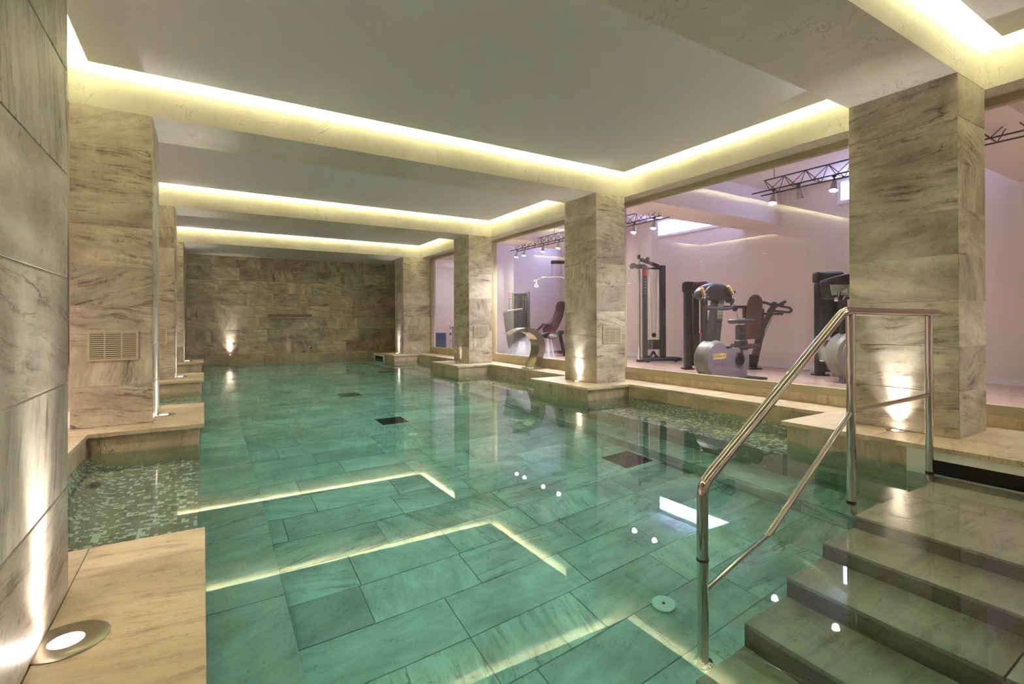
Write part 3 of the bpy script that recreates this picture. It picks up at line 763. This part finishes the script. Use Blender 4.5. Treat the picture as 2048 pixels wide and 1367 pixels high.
skimmer(12.32, 13.2, 'white framed skimmer slot in the far right-hand ledge')
skimmer(-1.2, 1.43, 'long white framed skimmer slot in the ledge beside the steps')

# ---------------------------------------------------------------- gym: trusses, spotlights
def truss(ya, yb, lab):
    d = thing('lighting_truss', lab, 'truss', (5.72, ya, 2.6)); ll = yb-ya
    for x, z in ((0, 0), (-.09, -.15), (.09, -.15)):
        ex = .1 if z else 0
        MB().tube([(x, -ex, z), (x, ll+ex, z)], .008, 8).build('chord', M_TRUSS, d)
    wb = MB(); n = round(ll/.24); s = ll/n
    for k in range(n):
        for sx in (-.09, .09):
            wb.tube([(0, k*s, 0), (sx, (k+.5)*s, -.15)], .0045, 6); wb.tube([(sx, (k+.5)*s, -.15), (0, (k+1)*s, 0)], .0045, 6)
        wb.tube([(-.09, (k+.5)*s, -.15), (.09, (k+.5)*s, -.15)], .004, 6)
    wb.build('web', M_TRUSS, d)
    for k in range(max(2, round(ll/1.3))+1):
        yy = .12+k*(ll-.24)/max(2, round(ll/1.3)); MB().tube([(0, yy, 0), (0, yy, ZC-2.6)], .004, 6).build('hanger_wire', M_TRUSS, d)
truss(-1.5, 3.55, 'grey lattice lighting truss hanging over the exercise bikes')
truss(5.17, 9.15, 'grey lattice lighting truss hanging over the farther half of the gym')
def spot(x, y, lab, lit=True, aim=(GX, None, 1.2), power=1.):
    d = thing('spotlight', lab, 'spotlight', (x, y, 2.44))
    t = Vector((aim[0]-x, (aim[1] if aim[1] is not None else y)-y, aim[2]-2.35)).normalized()
    t2 = Vector((-.28, -.05, -1.0)).normalized() if lit else (t+Vector((0, 0, -2.2))).normalized(); q = Vector((0, 0, -1)).rotation_difference(t2).to_matrix()
    MB().cyl((0, 0, .01), (0, 0, -.05), .008, 8).build('stem', M_TRUSS, d)
    MB().lathe((0, 0, .01), [(.016, -.016), (.022, -.012), (.022, 0)]).build('clamp', M_TRUSS, d)
    m = MB().lathe((0, 0, 0), [(.018, .0), (.024, -.02), (.030, -.06), (.042, -.11), (.040, -.112), (.034, -.10)], seg=20)
    m.v = [tuple(q @ Vector(p) + Vector((0, 0, -.045))) for p in m.v]; m.build('housing', M_SPOTB, d)
    m = MB().lathe((0, 0, 0), [(.036, -.098), (.036, -.104), (.01, -.108)], seg=18)
    m.v = [tuple(q @ Vector(p) + Vector((0, 0, -.045))) for p in m.v]; m.build('lamp', M_GSPOT if lit else M_SPOTB, d)
    if lit:
        ld = bpy.data.lights.new('gym_spot', 'SPOT'); ld.energy = GYM_W*power; ld.color = GYM; ld.spot_size = R(140); ld.spot_blend = .6; ld.shadow_soft_size = .03
        lo = bpy.data.objects.new('gym_spot', ld); COL.objects.link(lo); lo.parent = d; lo.location = Vector((0, 0, -.045))+t2*.13
        lo.rotation_euler = Vector((0, 0, -1)).rotation_difference(t2).to_euler()
spot(5.66, 3.40, 'lit silver spotlight hanging from the left end of the nearer truss')
spot(5.64, 3.10, 'unlit silver spotlight pointing down, second on the nearer truss', False)
spot(5.66, 2.74, 'lit silver spotlight on the nearer truss beside the nearest right-hand pillar')
spot(5.66, 1.05, 'unlit white spotlight on the nearer truss, seen right of the nearest pillar', False)
spot(5.66, 5.62, 'lit spotlight on the farther truss, just right of the second right-hand pillar')
spot(5.66, 5.22, 'tilted spotlight at the right end of the farther truss', power=.5)
spot(5.66, 9.02, 'lit spotlight at the left end of the farther truss'); spot(5.66, 8.72, 'second lit spotlight from the left end of the farther truss')
spot(5.66, 8.05, 'third lit spotlight from the left end of the farther truss'); spot(5.66, 7.55, 'fourth lit spotlight from the left end, beside the pillar edge')
spot(5.66, -.6, 'lit spotlight on the nearer truss, outside the view')

# ---------------------------------------------------------------- gym machines.  Local x runs to the right as seen from the pool, y away from it, z up from the gym floor
FA = -yaw
def bar(m, a, b, w_, d_):
    """straight rectangular bar"""
    a, b = Vector(a), Vector(b); t = (b-a).normalized(); s_ = Vector((0, 1, 0)); n = t.cross(s_).normalized(); vs = []
    for p in (a, b):
        for sx, sy in ((-1,-1),(1,-1),(1,1),(-1,1)): vs.append(p+n*sx*w_/2+s_*sy*d_/2)
    return m.add(vs, [(3,2,1,0),(4,5,6,7),(0,1,5,4),(1,2,6,5),(2,3,7,6),(3,0,4,7)])
# cable tower
t = thing('cable_tower', 'tall black cable pulley tower with chrome column and hanging stirrup handle', 'gym machine', (7.35, 6.78, L), FA)
MB().tube([(-.30, 0, .03), (-.30, 0, 2.02)], .026, 12).build('chrome_column', M_CHROME, t)
hm = MB()
for k in range(38): hm.cyl((-.3, -.027, .1+.045*k), (-.3, -.0255, .1+.045*k), .006, 8)
hm.build('adjustment_holes', M_DARK, t)
MB().rbox((-.325, -.03, 1.96), (-.275, .03, 2.04), .008).build('column_cap', M_BLK, t)
for x0, x1, lb in ((-.232, -.142, None), (.095, .205, None)):
    MB().rbox((x0, -.05, .05), (x1, .05, 1.84), .02).build('upright', M_BLK, t)
bar(MB(), (-.27, 0, 1.955), (.08, 0, 1.82), .06, .05).build('top_arm', M_BLK, t)
MB().rbox((-.18, -.03, 1.765), (.12, .03, 1.80), .01).build('crossbar', M_BLK, t)
MB().lathe((-.13, -.03, 1.965), [(.03, 0), (.036, .012), (.036, .045), (.03, .06)], 'Y', 18).build('top_pulley', M_BLK2, t)
c_ = MB().rbox((-.36, -.045, 1.78), (-.17, .045, 1.86), .015).build('carriage', M_BLK, t)
MB().cyl((-.415, -.05, 1.83), (-.415, .06, 1.83), .055, 18).build('roller', M_BLK2, c_)
MB().tube([(-.24, -.05, 1.79), (-.21, -.09, 1.77), (-.18, -.09, 1.72), (-.19, -.05, 1.70)], .008, 8, fil=.02).build('release_lever', M_RED, c_)
MB().box((-.215, -.053, 1.63), (-.155, -.0495, 1.745)).build('red_label', M_RED, t)
for k in range(6): MB().box((-.205, -.0525, 1.56-.055*k), (-.165, -.0495, 1.59-.055*k)).build('label_mark', M_GREY, t)
h = MB().tube([(-.44, 0, 1.83), (-.475, 0, 1.75), (-.475, 0, 1.70)], .004, 6).build('cable', M_BLK2, t)
MB().tube([(-.475, 0, 1.70), (-.535, 0, 1.55), (-.535, 0, 1.50), (-.425, 0, 1.50), (-.425, 0, 1.55)], .008, 8, fil=.03, closed=True).build('stirrup_handle', M_CHROME, t)
for x in (-.115, .07): MB().cyl((x, 0, .12), (x, 0, 1.78), .008, 8).build('guide_rod', M_CHROME, t)
for x, x2 in ((-.09, -.05), (.03, .01)): MB().tube([(x, -.02, 1.78), (x2, -.02, .52)], .003, 6).build('cable', M_BLK2, t)
me = MB().box((-.125, -.045, 0), (.085, .045, .018)).mesh('weight_plate', M_PLATE)
for k in range(9): o = inst('weight_plate', me, t); o.location = (0, 0, .24+k*.0205)
MB().box((-.075, -.05, .245), (-.045, -.046, .41)).build('number_strip', M_GREY, t)
MB().cyl((-.065, -.05, .39), (-.065, -.075, .39), .012, 10).build('selector_pin', M_RED, t)
MB().lathe((-.02, -.03, .51), [(.02, 0), (.045, .01), (.045, .03), (.02, .04)], 'Y', 18).build('pulley', M_BLK2, t)
bar(bar(MB(), (-.13, 0, .03), (-.03, 0, .2), .035, .05), (.06, 0, .03), (-.03, 0, .2), .035, .05).build('lower_bracket', M_BLK, t)
for x in (-.15, .03): MB().lathe((x, -.03, .09), [(.02, 0), (.04, .01), (.04, .03), (.02, .04)], 'Y', 16).build('pulley', M_BLK2, t)
MB().tube([(-.24, -.12, .055), (.44, -.12, .055), (.49, -.05, .055), (.44, .15, .055), (-.2, .15, .055)], .032, 12, fil=.05).build('base_tube', M_BLK, t)
MB().rbox((-.35, -.06, .0), (-.1, .06, .045), .01).build('base_foot', M_BLK, t)
for x in (-.17, .36): MB().cyl((x, -.12, 0), (x, -.12, .03), .025, 12).build('rubber_foot', M_BLK2, t)
# pulldown machine, mostly hidden by the second right-hand pillar
t = thing('pulldown_machine', 'black pulldown machine mostly hidden behind the second right-hand pillar', 'gym machine', (6.75, 7.7, L), FA)
MB().rbox((-.35, -.05, .03), (-.25, .05, 2.0), .02).build('upright', M_BLK, t)
MB().rbox((-.95, -.04, 1.93), (-.25, .04, 2.0), .015).build('top_arm', M_BLK, t)
MB().cyl((-.93, 0, 1.68), (-.93, 0, 1.94), .004, 6).build('cable', M_BLK2, t)
MB().tube([(-1.30, 0, 1.58), (-1.12, 0, 1.66), (-.75, 0, 1.68), (-.60, 0, 1.60)], .012, 10, fil=.06).build('pull_bar', M_CHROME, t)
MB().tube([(-1.24, .0, 1.60), (-1.24, 0, 1.52), (-1.20, 0, 1.47), (-1.28, 0, 1.47), (-1.26, 0, 1.53)], .006, 8, fil=.02).build('strap_handle', M_WPL, t)
MB().tube([(-.25, -.05, 1.20), (.10, -.05, 1.20), (.16, -.05, 1.13), (.12, -.05, 1.02), (-.02, -.05, .93), (-.3, -.05, .85)], .022, 12, fil=.06).build('handle_loop', M_BLK, t)
MB().rbox((-.25, -.15, .33), (.16, .15, .385), .015).prism([(-.1, .20), (-.03, .20), (.12, .335), (-.1, .335)], 'Y', -.05, .05).build('seat_pad', M_BLK2, t)
MB().rbox((-.12, -.04, .05), (-.03, .04, .34), .015).build('seat_post', M_BLK, t)
MB().tube([(-.35, 0, .05), (.42, 0, .05)], .035, 12).build('base_tube', M_BLK, t)
# chest press
t = thing('chest_press_machine', 'black chest press machine with brown leather back pad and twin-post weight stack', 'gym machine', (7.15, 5.12, L), FA)
for x0, x1 in ((-.65, -.54), (-.38, -.29)): MB().rbox((x0, -.06, .01), (x1, .06, 1.34), .02).build('upright', M_BLK, t)
MB().rbox((-.67, -.09, 1.22), (-.285, .09, 1.41), .045, 4).build('tower_cap', M_BLK2, t)
MB().rbox((-.55, -.095, 1.335), (-.33, .02, 1.395), .02).build('red_cap_panel', M_REDT, t, label='dark red panel on the tower cap')
MB().box((-.5, -.005, .6), (-.42, .005, 1.3)).box((-.52, .03, .1), (-.4, .04, 1.3)).build('rear_shroud', M_BLK2, t)
MB().cyl((-.525, -.03, .1), (-.525, -.03, 1.25), .006, 8).build('guide_rod', M_CHROME, t)
me = MB().box((-.53, -.05, 0), (-.385, .04, .019)).mesh('weight_plate', M_PLATE)
for k in range(24): o = inst('weight_plate', me, t); o.location = (0, 0, .06+k*.0215)
MB().box((-.425, -.055, .1), (-.40, -.051, .55)).build('number_strip', M_GREY, t)
MB().box((-.42, -.062, .555), (-.395, -.05, .58)).build('selector_pin', M_RED, t)
MB().rbox((-.68, -.1, 0), (-.52, .1, .02), .005).build('foot_plate', M_BLK, t)
MB().rbox((-.35, -.03, .975), (.34, .03, 1.02), .012).build('horizontal_arm', M_BLK, t)
MB().lathe((.16, -.03, .965), [(.02, 0), (.04, .008), (.04, .03), (.02, .04)], 'Y', 16).build('arm_pulley', M_BLK2, t)
MB().tube([(.16, -.02, .96), (.19, -.02, .86)], .007, 8).build('spring_link', M_CHROME, t)
MB().tube([(.19, -.02, .86), (.24, -.02, .66)], .004, 6).build('cable', M_BLK2, t)
MB().rbox((.30, -.02, .82), (.35, .05, 1.02), .01).build('back_bracket', M_BLK, t)
bp = [(.265, .50), (.30, .78), (.345, 1.08), (.375, 1.15), (.43, 1.19), (.49, 1.19), (.54, 1.155), (.565, 1.10), (.56, .75), (.53, .56), (.50, .49), (.30, .475)]
def pad(name, pts, y0, y1, mat, parent, r=.018):
    bm = bmesh.new(); n = len(pts)
    v1 = [bm.verts.new((p[0], y0, p[1])) for p in pts]; v2 = [bm.verts.new((p[0], y1, p[1])) for p in pts]
    bm.faces.new(v1); bm.faces.new(v2[::-1])
    for i in range(n): bm.faces.new((v1[i], v2[i], v2[(i+1) % n], v1[(i+1) % n]))
    bmesh.ops.recalc_face_normals(bm, faces=bm.faces[:])
    ed = [e for e in bm.edges if abs(e.verts[0].co.y-e.verts[1].co.y) < 1e-6]
    bmesh.ops.bevel(bm, geom=ed, offset=r, segments=3, affect='EDGES', profile=.5)
    me = bpy.data.meshes.new(name); bm.to_mesh(me); bm.free(); me.materials.append(mat); me.shade_smooth(); me.set_sharp_from_angle(angle=R(50))
    return inst(name, me, parent)
pad('back_pad', bp, -.10, -.03, M_BROWN, t)
MB().rbox((.06, -.26, .34), (.44, -.02, .41), .03, 3).build('seat', M_BROWN, t)
MB().rbox((.20, -.15, .16), (.44, .05, .24), .03, 3).build('seat_roller', M_BLK2, t)
MB().rbox((.22, -.10, .24), (.30, -.04, .35), .01).build('seat_post', M_BLK, t)
bar(MB(), (.46, .03, .02), (.62, .03, .72), .10, .06).build('rear_post', M_BLK, t)
bar(MB(), (.60, .03, .62), (.79, .03, .99), .07, .06).build('rear_post_upper', M_BLK, t)
MB().rbox((.565, -.0, .62), (.64, .06, .97), .012).build('arm_post', M_BLK, t)
MB().rbox((.22, -.04, .08), (.50, .06, .17), .01).build('base_beam', M_BLK, t)
MB().rbox((.38, -.08, 0), (.56, .12, .018), .004).build('foot_plate', M_BLK, t)
MB().cyl((.60, -.03, .885), (.60, .0, .885), .022, 14).build('pivot_bolt', M_CHROME, t)
MB().tube([(.57, 0, 1.075), (.66, 0, 1.065), (.76, -.02, 1.02), (.92, -.05, 1.04)], .022, 12, fil=.04).build('press_arm', M_BLK, t)
MB().lathe((.79, -.03, 1.03), [(.02, 0), (.05, .01), (.05, .05), (.02, .06)], 'Y', 18).build('arm_hub', M_BLK2, t)
MB().tube([(.80, 0, .99), (.98, 0, 1.085)], .024, 12).build('upper_grip', M_BLK2, t)
MB().cyl((.965, 0, 1.078), (.985, 0, 1.088), .018, 12).build('grip_cap', M_CHROME, t)
MB().tube([(.82, -.05, 1.03), (.86, -.05, 1.01), (1.03, -.05, .975), (1.05, -.05, .93), (1.0, -.05, .905), (.85, -.05, .925), (.72, -.05, .93), (.66, -.05, .90), (.70, -.05, .97)], .019, 12, fil=.03).build('grip_loop', M_BLK, t)
MB().rbox((.62, -.02, .865), (.94, .03, .905), .012).build('lower_arm', M_BLK, t)
MB().tube([(.77, -.02, .87), (.57, -.02, .42)], .004, 6).build('cable', M_BLK2, t)

# exercise bike (profile runs along world x)
t = thing('exercise_bike', 'grey upright exercise bike with round flywheel housing and yellow badge', 'exercise bike', (5.7, 4.1, L), 0)
def bx_(x): return x-5.7
fwz, fwx, fr = .285, bx_(5.485), .245
MB().lathe((fwx, -.075, fwz), [(fr*.90, 0), (fr, .03), (fr, .16), (fr*.9, .19)], 'Y', 48).build('flywheel_housing', M_GREYG, t)
fc = MB().lathe((fwx, -.082, fwz), [(fr*.86, 0), (fr*.88, .006), (fr*.9, .012)], 'Y', 48).build('side_cover', M_GREY, t)
MB().prism([(bx_(5.55), .10), (bx_(5.55), .40), (bx_(5.85), .425), (bx_(6.10), .42), (bx_(6.16), .36), (bx_(6.15), .15), (bx_(6.05), .10)], 'Y', -.055, .085).build('rear_housing', M_GREY, t)
MB().prism([(bx_(5.62), .0), (bx_(5.60), .12), (bx_(5.85), .115), (bx_(6.12), .16), (bx_(6.12), .0)], 'Y', -.05, .08).build('base_housing', M_GREY, t)
MB().rbox((bx_(5.62), -.04, .40), (bx_(5.82), .07, .445), .008).build('top_strip', M_BLK2, t)
MB().rbox((bx_(5.26), -.05, .045), (bx_(5.33), .11, .10), .01).build('front_wheel_block', M_BLK2, t)
MB().rbox((bx_(6.05), -.2, 0), (bx_(6.34), .22, .03), .012).build('rear_foot', M_BLK, t)
MB().rbox((bx_(5.32), -.2, 0), (bx_(5.44), .22, .04), .012).build('front_foot', M_BLK, t)
MB().lathe((bx_(5.94), -.085, .275), [(.075, 0), (.085, .008), (.085, .02), (.07, .03)], 'Y', 28).build('crank_cover', M_BLK2, t)
cr = bar(MB(), (bx_(5.94), -.10, .275), (bx_(5.925), -.10, .42), .028, .02).build('crank_arm', M_BLK, t)
MB().rbox((bx_(5.87), -.20, .415), (bx_(5.99), -.10, .445), .01).build('pedal', M_BLK2, t)
m = MB(); m.add([(bx_(5.40), -.04, .50), (bx_(5.57), -.04, .50), (bx_(5.57), .06, .50), (bx_(5.40), .06, .50), (bx_(5.55), -.04, 1.12), (bx_(5.68), -.04, 1.12), (bx_(5.68), .06, 1.12), (bx_(5.55), .06, 1.12)],
    [(0,3,2,1),(4,5,6,7),(0,1,5,4),(1,2,6,5),(2,3,7,6),(3,0,4,7)]); m.build('handlebar_stem', M_BLK, t)
m = MB(); m.add([(bx_(5.505), -.043, .80), (bx_(5.625), -.043, .80), (bx_(5.665), -.043, 1.105), (bx_(5.555), -.043, 1.105), (bx_(5.505), -.0402, .80), (bx_(5.625), -.0402, .80), (bx_(5.665), -.0402, 1.105), (bx_(5.555), -.0402, 1.105)],
    [(0,1,2,3),(7,6,5,4),(0,4,5,1),(1,5,6,2),(2,6,7,3),(3,7,4,0)]); m.build('stem_panel', M_GREYG, t, label='grey-green panel on the stem')
pad('console', [(-.52, 1.06), (-.50, 1.14), (-.42, 1.20), (-.30, 1.24), (-.15, 1.24), (-.03, 1.20), (.04, 1.13), (.05, 1.05), (-.10, 1.03), (-.40, 1.03)], -.10, .06, M_BLK2, t, .02)
MB().tube([(bx_(5.09), -.16, 1.08), (bx_(5.20), -.14, 1.09), (bx_(5.24), -.10, 1.07)], .016, 10, fil=.03).build('handlebar', M_BLK, t)
MB().tube([(bx_(5.24), -.12, 1.06), (bx_(5.10), -.16, 1.05), (bx_(5.09), -.16, .97), (bx_(5.18), -.14, .925), (bx_(5.65), -.10, .925), (bx_(5.76), -.10, .95), (bx_(5.74), -.06, 1.05), (bx_(5.73), -.05, 1.13)], .021, 12, fil=.05).build('handlebar', M_BLK, t)
MB().tube([(bx_(5.72), -.02, 1.10), (bx_(5.78), 0, 1.145), (bx_(5.93), 0, 1.15)], .02, 12, fil=.03).build('handlebar', M_BLK, t)
for a, b in (((bx_(5.03), -.19, 1.165), (bx_(5.10), -.17, 1.075)), ((bx_(5.60), -.14, 1.21), (bx_(5.71), -.13, 1.11))):
    MB().tube([a, b], .019, 12).build('tan_grip', M_TANGRIP, t, label='tan rubber hand grip')
MB().cyl((bx_(5.74), -.11, 1.03), (bx_(5.74), -.02, 1.03), .03, 14).build('knob', M_BLK2, t)
MB().rbox((bx_(6.0), -.04, .40), (bx_(6.12), .05, .72), .02).build('seat_post', M_BLK, t)
MB().rbox((bx_(5.99), -.055, .36), (bx_(6.15), .065, .53), .03, 3).build('post_sleeve', M_BLK2, t)
MB().cyl((bx_(6.02), -.09, .60), (bx_(6.02), -.03, .60), .022, 12).build('knob', M_BLK2, t)
sd = MB(); sd.rbox((bx_(5.90), -.10, .735), (bx_(6.26), .10, .80), .03, 4); sd.build('saddle', M_BLK2, t)
# badge with lettering
def text_obj(s_, size, mat, parent, loc, rot, name, ext=.0006, sx=1.):
    cu = bpy.data.curves.new(name, 'FONT'); cu.body = s_; cu.size = size; cu.align_x = 'CENTER'; cu.align_y = 'CENTER'; cu.extrude = ext
    to = bpy.data.objects.new(name, cu); COL.objects.link(to); bpy.context.view_layer.update()
    me = bpy.data.meshes.new_from_object(to.evaluated_get(bpy.context.evaluated_depsgraph_get())); bpy.data.objects.remove(to)
    me.materials.append(mat); o = inst(name, me, parent); o.location = loc; o.rotation_euler = rot; o.scale = (sx, 1, 1); return o
bg = MB().prism([(-.13, .008), (-.125, .03), (.03, .034), (.035, .042), (.075, .042), (.08, .032), (.135, .03), (.14, -.022), (.105, -.024), (.10, -.034), (.01, -.046), (.005, -.034), (-.115, -.034), (-.118, .008)], 'Y', -.0845, -.0822)
bg.v = [(x+fwx+.01, y, z+fwz+.045) for x, y, z in bg.v]; bg.build('badge', M_YEL, fc)
text_obj('TECHNOGYM', .042, M_INK, fc, (fwx+.012, -.0852, fwz+.043), (PI/2, 0, 0), 'badge_lettering', sx=.95)
MB().box((fwx-.11, -.0855, fwz+.0665), (fwx+.035, -.0846, fwz+.070)).box((fwx+.01, -.0855, fwz+.010), (fwx+.10, -.0846, fwz+.0135)).build('badge_rule', M_INK, fc)
text_obj('B I K E   E X C', .042, M_GREYG, fc, (fwx, -.0845, fwz-.05), (PI/2, 0, 0), 'embossed_lettering', sx=.8)

# cross trainer partly behind the nearest right-hand pillar
t = thing('cross_trainer', 'grey cross trainer with big round housing, half hidden by the nearest right-hand pillar', 'cross trainer', (6.74, 3.15, L), FA)
MB().lathe((.10, -.11, .34), [(.27, 0), (.30, .03), (.30, .20), (.27, .23)], 'Y', 48).build('flywheel_housing', M_GREYG, t)
MB().lathe((.15, -.135, .34), [(.20, 0), (.255, .015), (.265, .03)], 'Y', 48).build('side_cover', M_GREY, t)
MB().prism([(-.05, 0), (.35, 0), (.32, .12), (-.02, .12)], 'Y', -.05, .06).build('base_housing', M_GREY, t)
MB().rbox((-.03, -.055, .0), (.10, -.0505, .09), .002).build('dark_vent', M_BLK2, t)
bar(MB(), (-.01, 0, .60), (-.03, 0, 1.12), .07, .06).build('console_stem', M_BLK, t)
pad('console', [(-.27, 1.24), (-.24, 1.05), (-.18, 1.03), (.25, 1.04), (.25, 1.36), (.0, 1.345), (-.18, 1.30), (-.26, 1.27)], -.06, .08, M_BLK2, t, .02)
pad('console_back', [(-.225, 1.21), (-.20, 1.08), (.22, 1.08), (.22, 1.21)], -.075, -.055, M_GREYG, t, .008)
MB().lathe((-.02, -.14, 1.11), [(.045, 0), (.055, .02), (.055, .08)], 'Y', 24).build('arm_hub', M_GREYG, t)
MB().tube([(-.12, -.08, 1.12), (-.14, -.10, 1.04), (-.10, -.10, 1.0), (-.06, -.1, 1.06)], .018, 10, fil=.03).build('handle', M_BLK2, t)
MB().lathe((-.17, -.12, 1.03), [(.01, 0), (.028, .012), (.028, .03), (.01, .04)], 'Y', 18).build('chrome_knob', M_CHROME, t)
# weight machine behind it
t = thing('weight_tower', 'black weight-stack tower standing behind the cross trainer', 'gym machine', (7.62, 3.68, L), FA)
MB().rbox((-.28, -.06, .01), (-.18, .06, 1.30), .02).build('upright', M_BLK, t)
MB().rbox((-.03, -.06, .01), (.07, .06, 1.30), .02).build('upright', M_BLK, t)
MB().rbox((-.30, -.08, 1.30), (.09, .08, 1.46), .04, 4).build('tower_cap', M_BLK2, t)
MB().box((-.18, 0, .05), (-.03, .01, 1.30)).build('rear_shroud', M_BLK2, t)
me = MB().box((-.175, -.05, 0), (-.035, -.0, .019)).mesh('weight_plate', M_PLATE)
for k in range(20): o = inst('weight_plate', me, t); o.location = (0, 0, .06+k*.0215)
MB().rbox((-.31, -.09, 0), (-.14, .09, .02), .004).build('foot_plate', M_BLK, t)
MB().rbox((-.33, -.22, .50), (-.20, -.06, .56), .02, 3).build('arm_pad', M_WPL, t)
MB().rbox((-.34, -.22, .46), (-.20, -.06, .50), .01).build('pad_base', M_BLK2, t)

# leg press by the cross wall
t = thing('leg_press_machine', 'black weight machine with maroon reclined seat and slanted foot plate', 'gym machine', (6.19, 9.34, L), FA)
for x0, x1 in ((-.47, -.40), (-.07, .0)): MB().rbox((x0, -.06, .02), (x1, .06, 1.44), .015).build('upright', M_BLK, t)
MB().rbox((-.44, -.05, 1.36), (-.03, .05, 1.42), .012).build('tower_top', M_BLK, t)
MB().box((-.40, .02, .05), (-.07, .03, 1.36)).build('rear_shroud', M_BLK2, t)
MB().box((-.455, -.063, 1.30), (-.405, -.0595, 1.36)).build('red_label', M_RED, t)
for k in range(6): MB().box((-.445, -.0625, 1.23-.055*k), (-.415, -.0595, 1.255-.055*k)).build('label_mark', M_GREY, t)
for x in (-.30, -.15, -.09): MB().cyl((x, -.02, .3), (x, -.02, 1.35), .007, 8).build('guide_rod', M_CHROME, t)
me = MB().box((-.33, -.05, 0), (-.11, .01, .02)).mesh('weight_plate', M_PLATE)
for k in range(22): o = inst('weight_plate', me, t); o.location = (0, 0, .08+k*.023)
pad('foot_plate', [(-.60, .98), (-.16, 1.04), (-.15, .45), (-.45, .10), (-.50, .30)], -.26, -.21, M_BLK2, t, .015)
MB().tube([(-.50, -.28, 1.02), (-.17, -.28, 1.06)], .012, 8).build('plate_bar', M_CHROME, t)
MB().rbox((-.40, -.21, .05), (-.30, -.06, .45), .01).build('plate_support', M_BLK, t)
st = [(.30, .52), (.27, .60), (.30, .66), (.40, .74), (.50, .86), (.56, 1.02), (.60, 1.16), (.66, 1.21), (.73, 1.22), (.765, 1.17), (.76, 1.05), (.72, .88), (.62, .66), (.55, .54), (.45, .50)]
pad('seat_back', st, -.20, .05, M_MAROON, t, .03)
pad('head_pad', [(.545, 1.02), (.56, 1.13), (.60, 1.20), (.68, 1.22), (.72, 1.20), (.66, 1.03)], -.215, -.195, M_MAROON, t, .008)
MB().rbox((.12, -.24, .45), (.42, .06, .52), .02, 3, rot=Matrix.Rotation(R(-14), 3, 'Y')).build('seat', M_BLK2, t)
bar(MB(), (.15, -.22, .58), (.29, -.22, .72), .05, .05).build('arm_rest', M_BLK, t)
MB().rbox((.25, -.245, .695), (.46, -.195, .735), .012).build('arm_rest_pad', M_BLK, t)
MB().prism([(.30, .42), (.50, .38), (.72, .50), (.74, .55), (.42, .52), (.30, .47)], 'Y', -.18, .02).build('seat_frame', M_BLK, t)
MB().box((.42, -.185, .47), (.50, -.18, .50)).build('red_lever', M_RED, t)
MB().rbox((.62, -.12, .49), (.74, -.0, .58), .02).build('rear_bracket', M_BLK2, t)
bar(MB(), (.66, -.05, .50), (.76, -.05, .02), .07, .06).build('rear_leg', M_BLK, t)
bar(MB(), (.38, -.15, .42), (.41, -.15, .0), .05, .05).build('front_leg', M_SPOTB, t)
bar(MB(), (.45, -.12, .40), (.52, -.12, .0), .03, .04).build('front_leg', M_SPOTB, t)
MB().prism([(-.28, .10), (-.26, .34), (-.12, .34), (-.08, .10)], 'Y', -.20, -.07).build('carriage_shroud', M_SPOTB, t)
bar(MB(), (-.35, -.02, .10), (.76, -.02, .10), .06, .08).build('base_beam', M_BLK, t)
# far end items
t = thing('foam_block', 'blue foam block standing by the far gym window', 'foam block', (5.72, 13.27, L), FA)
MB().rbox((-.17, -.15, 0), (.17, .15, .47), .02, 3).build('block', M_BLUE, t)
MB().box((-.171, -.152, .235), (.171, .152, .238)).build('seam', M_BLK2, t)
t = thing('dumbbell_rack', 'silver upright dumbbell rack beside the blue foam block', 'rack', (6.02, 13.08, L), FA)
MB().rbox((0, -.04, 0), (.06, .04, .66), .015).build('post', M_SPOTB, t)
MB().rbox((-.02, -.18, 0), (.30, .18, .03), .01).build('base', M_SPOTB, t)
for k, z in enumerate((.22, .42, .60)):
    MB().tube([(.03, -.04, z-.03), (.03, -.16, z+.0)], .012, 8).build('hook', M_CHROME, t)
    d = tag(MB().build('dumbbell', None) if 0 else bpy.data.objects.new('dumbbell', None), ['bottom', 'middle', 'top'][k]+' chrome dumbbell on the silver rack', 'dumbbell', 'dumbbells on the rack'); COL.objects.link(d)
    d.location = Vector((6.02, 13.08, L+z+.02)) + Matrix.Rotation(FA, 3, 'Z') @ Vector((.03, -.14, 0)); d.rotation_euler = (0, 0, FA)
    MB().cyl((-.07, 0, 0), (.09, 0, 0), .014, 10).build('handle', M_CHROME, d)
    for s_ in (-.08, .07): MB().cyl((s_, 0, 0), (s_+.035, 0, 0), .04, 14).build('weight', M_CHROME if k != 1 else M_BLK, d)
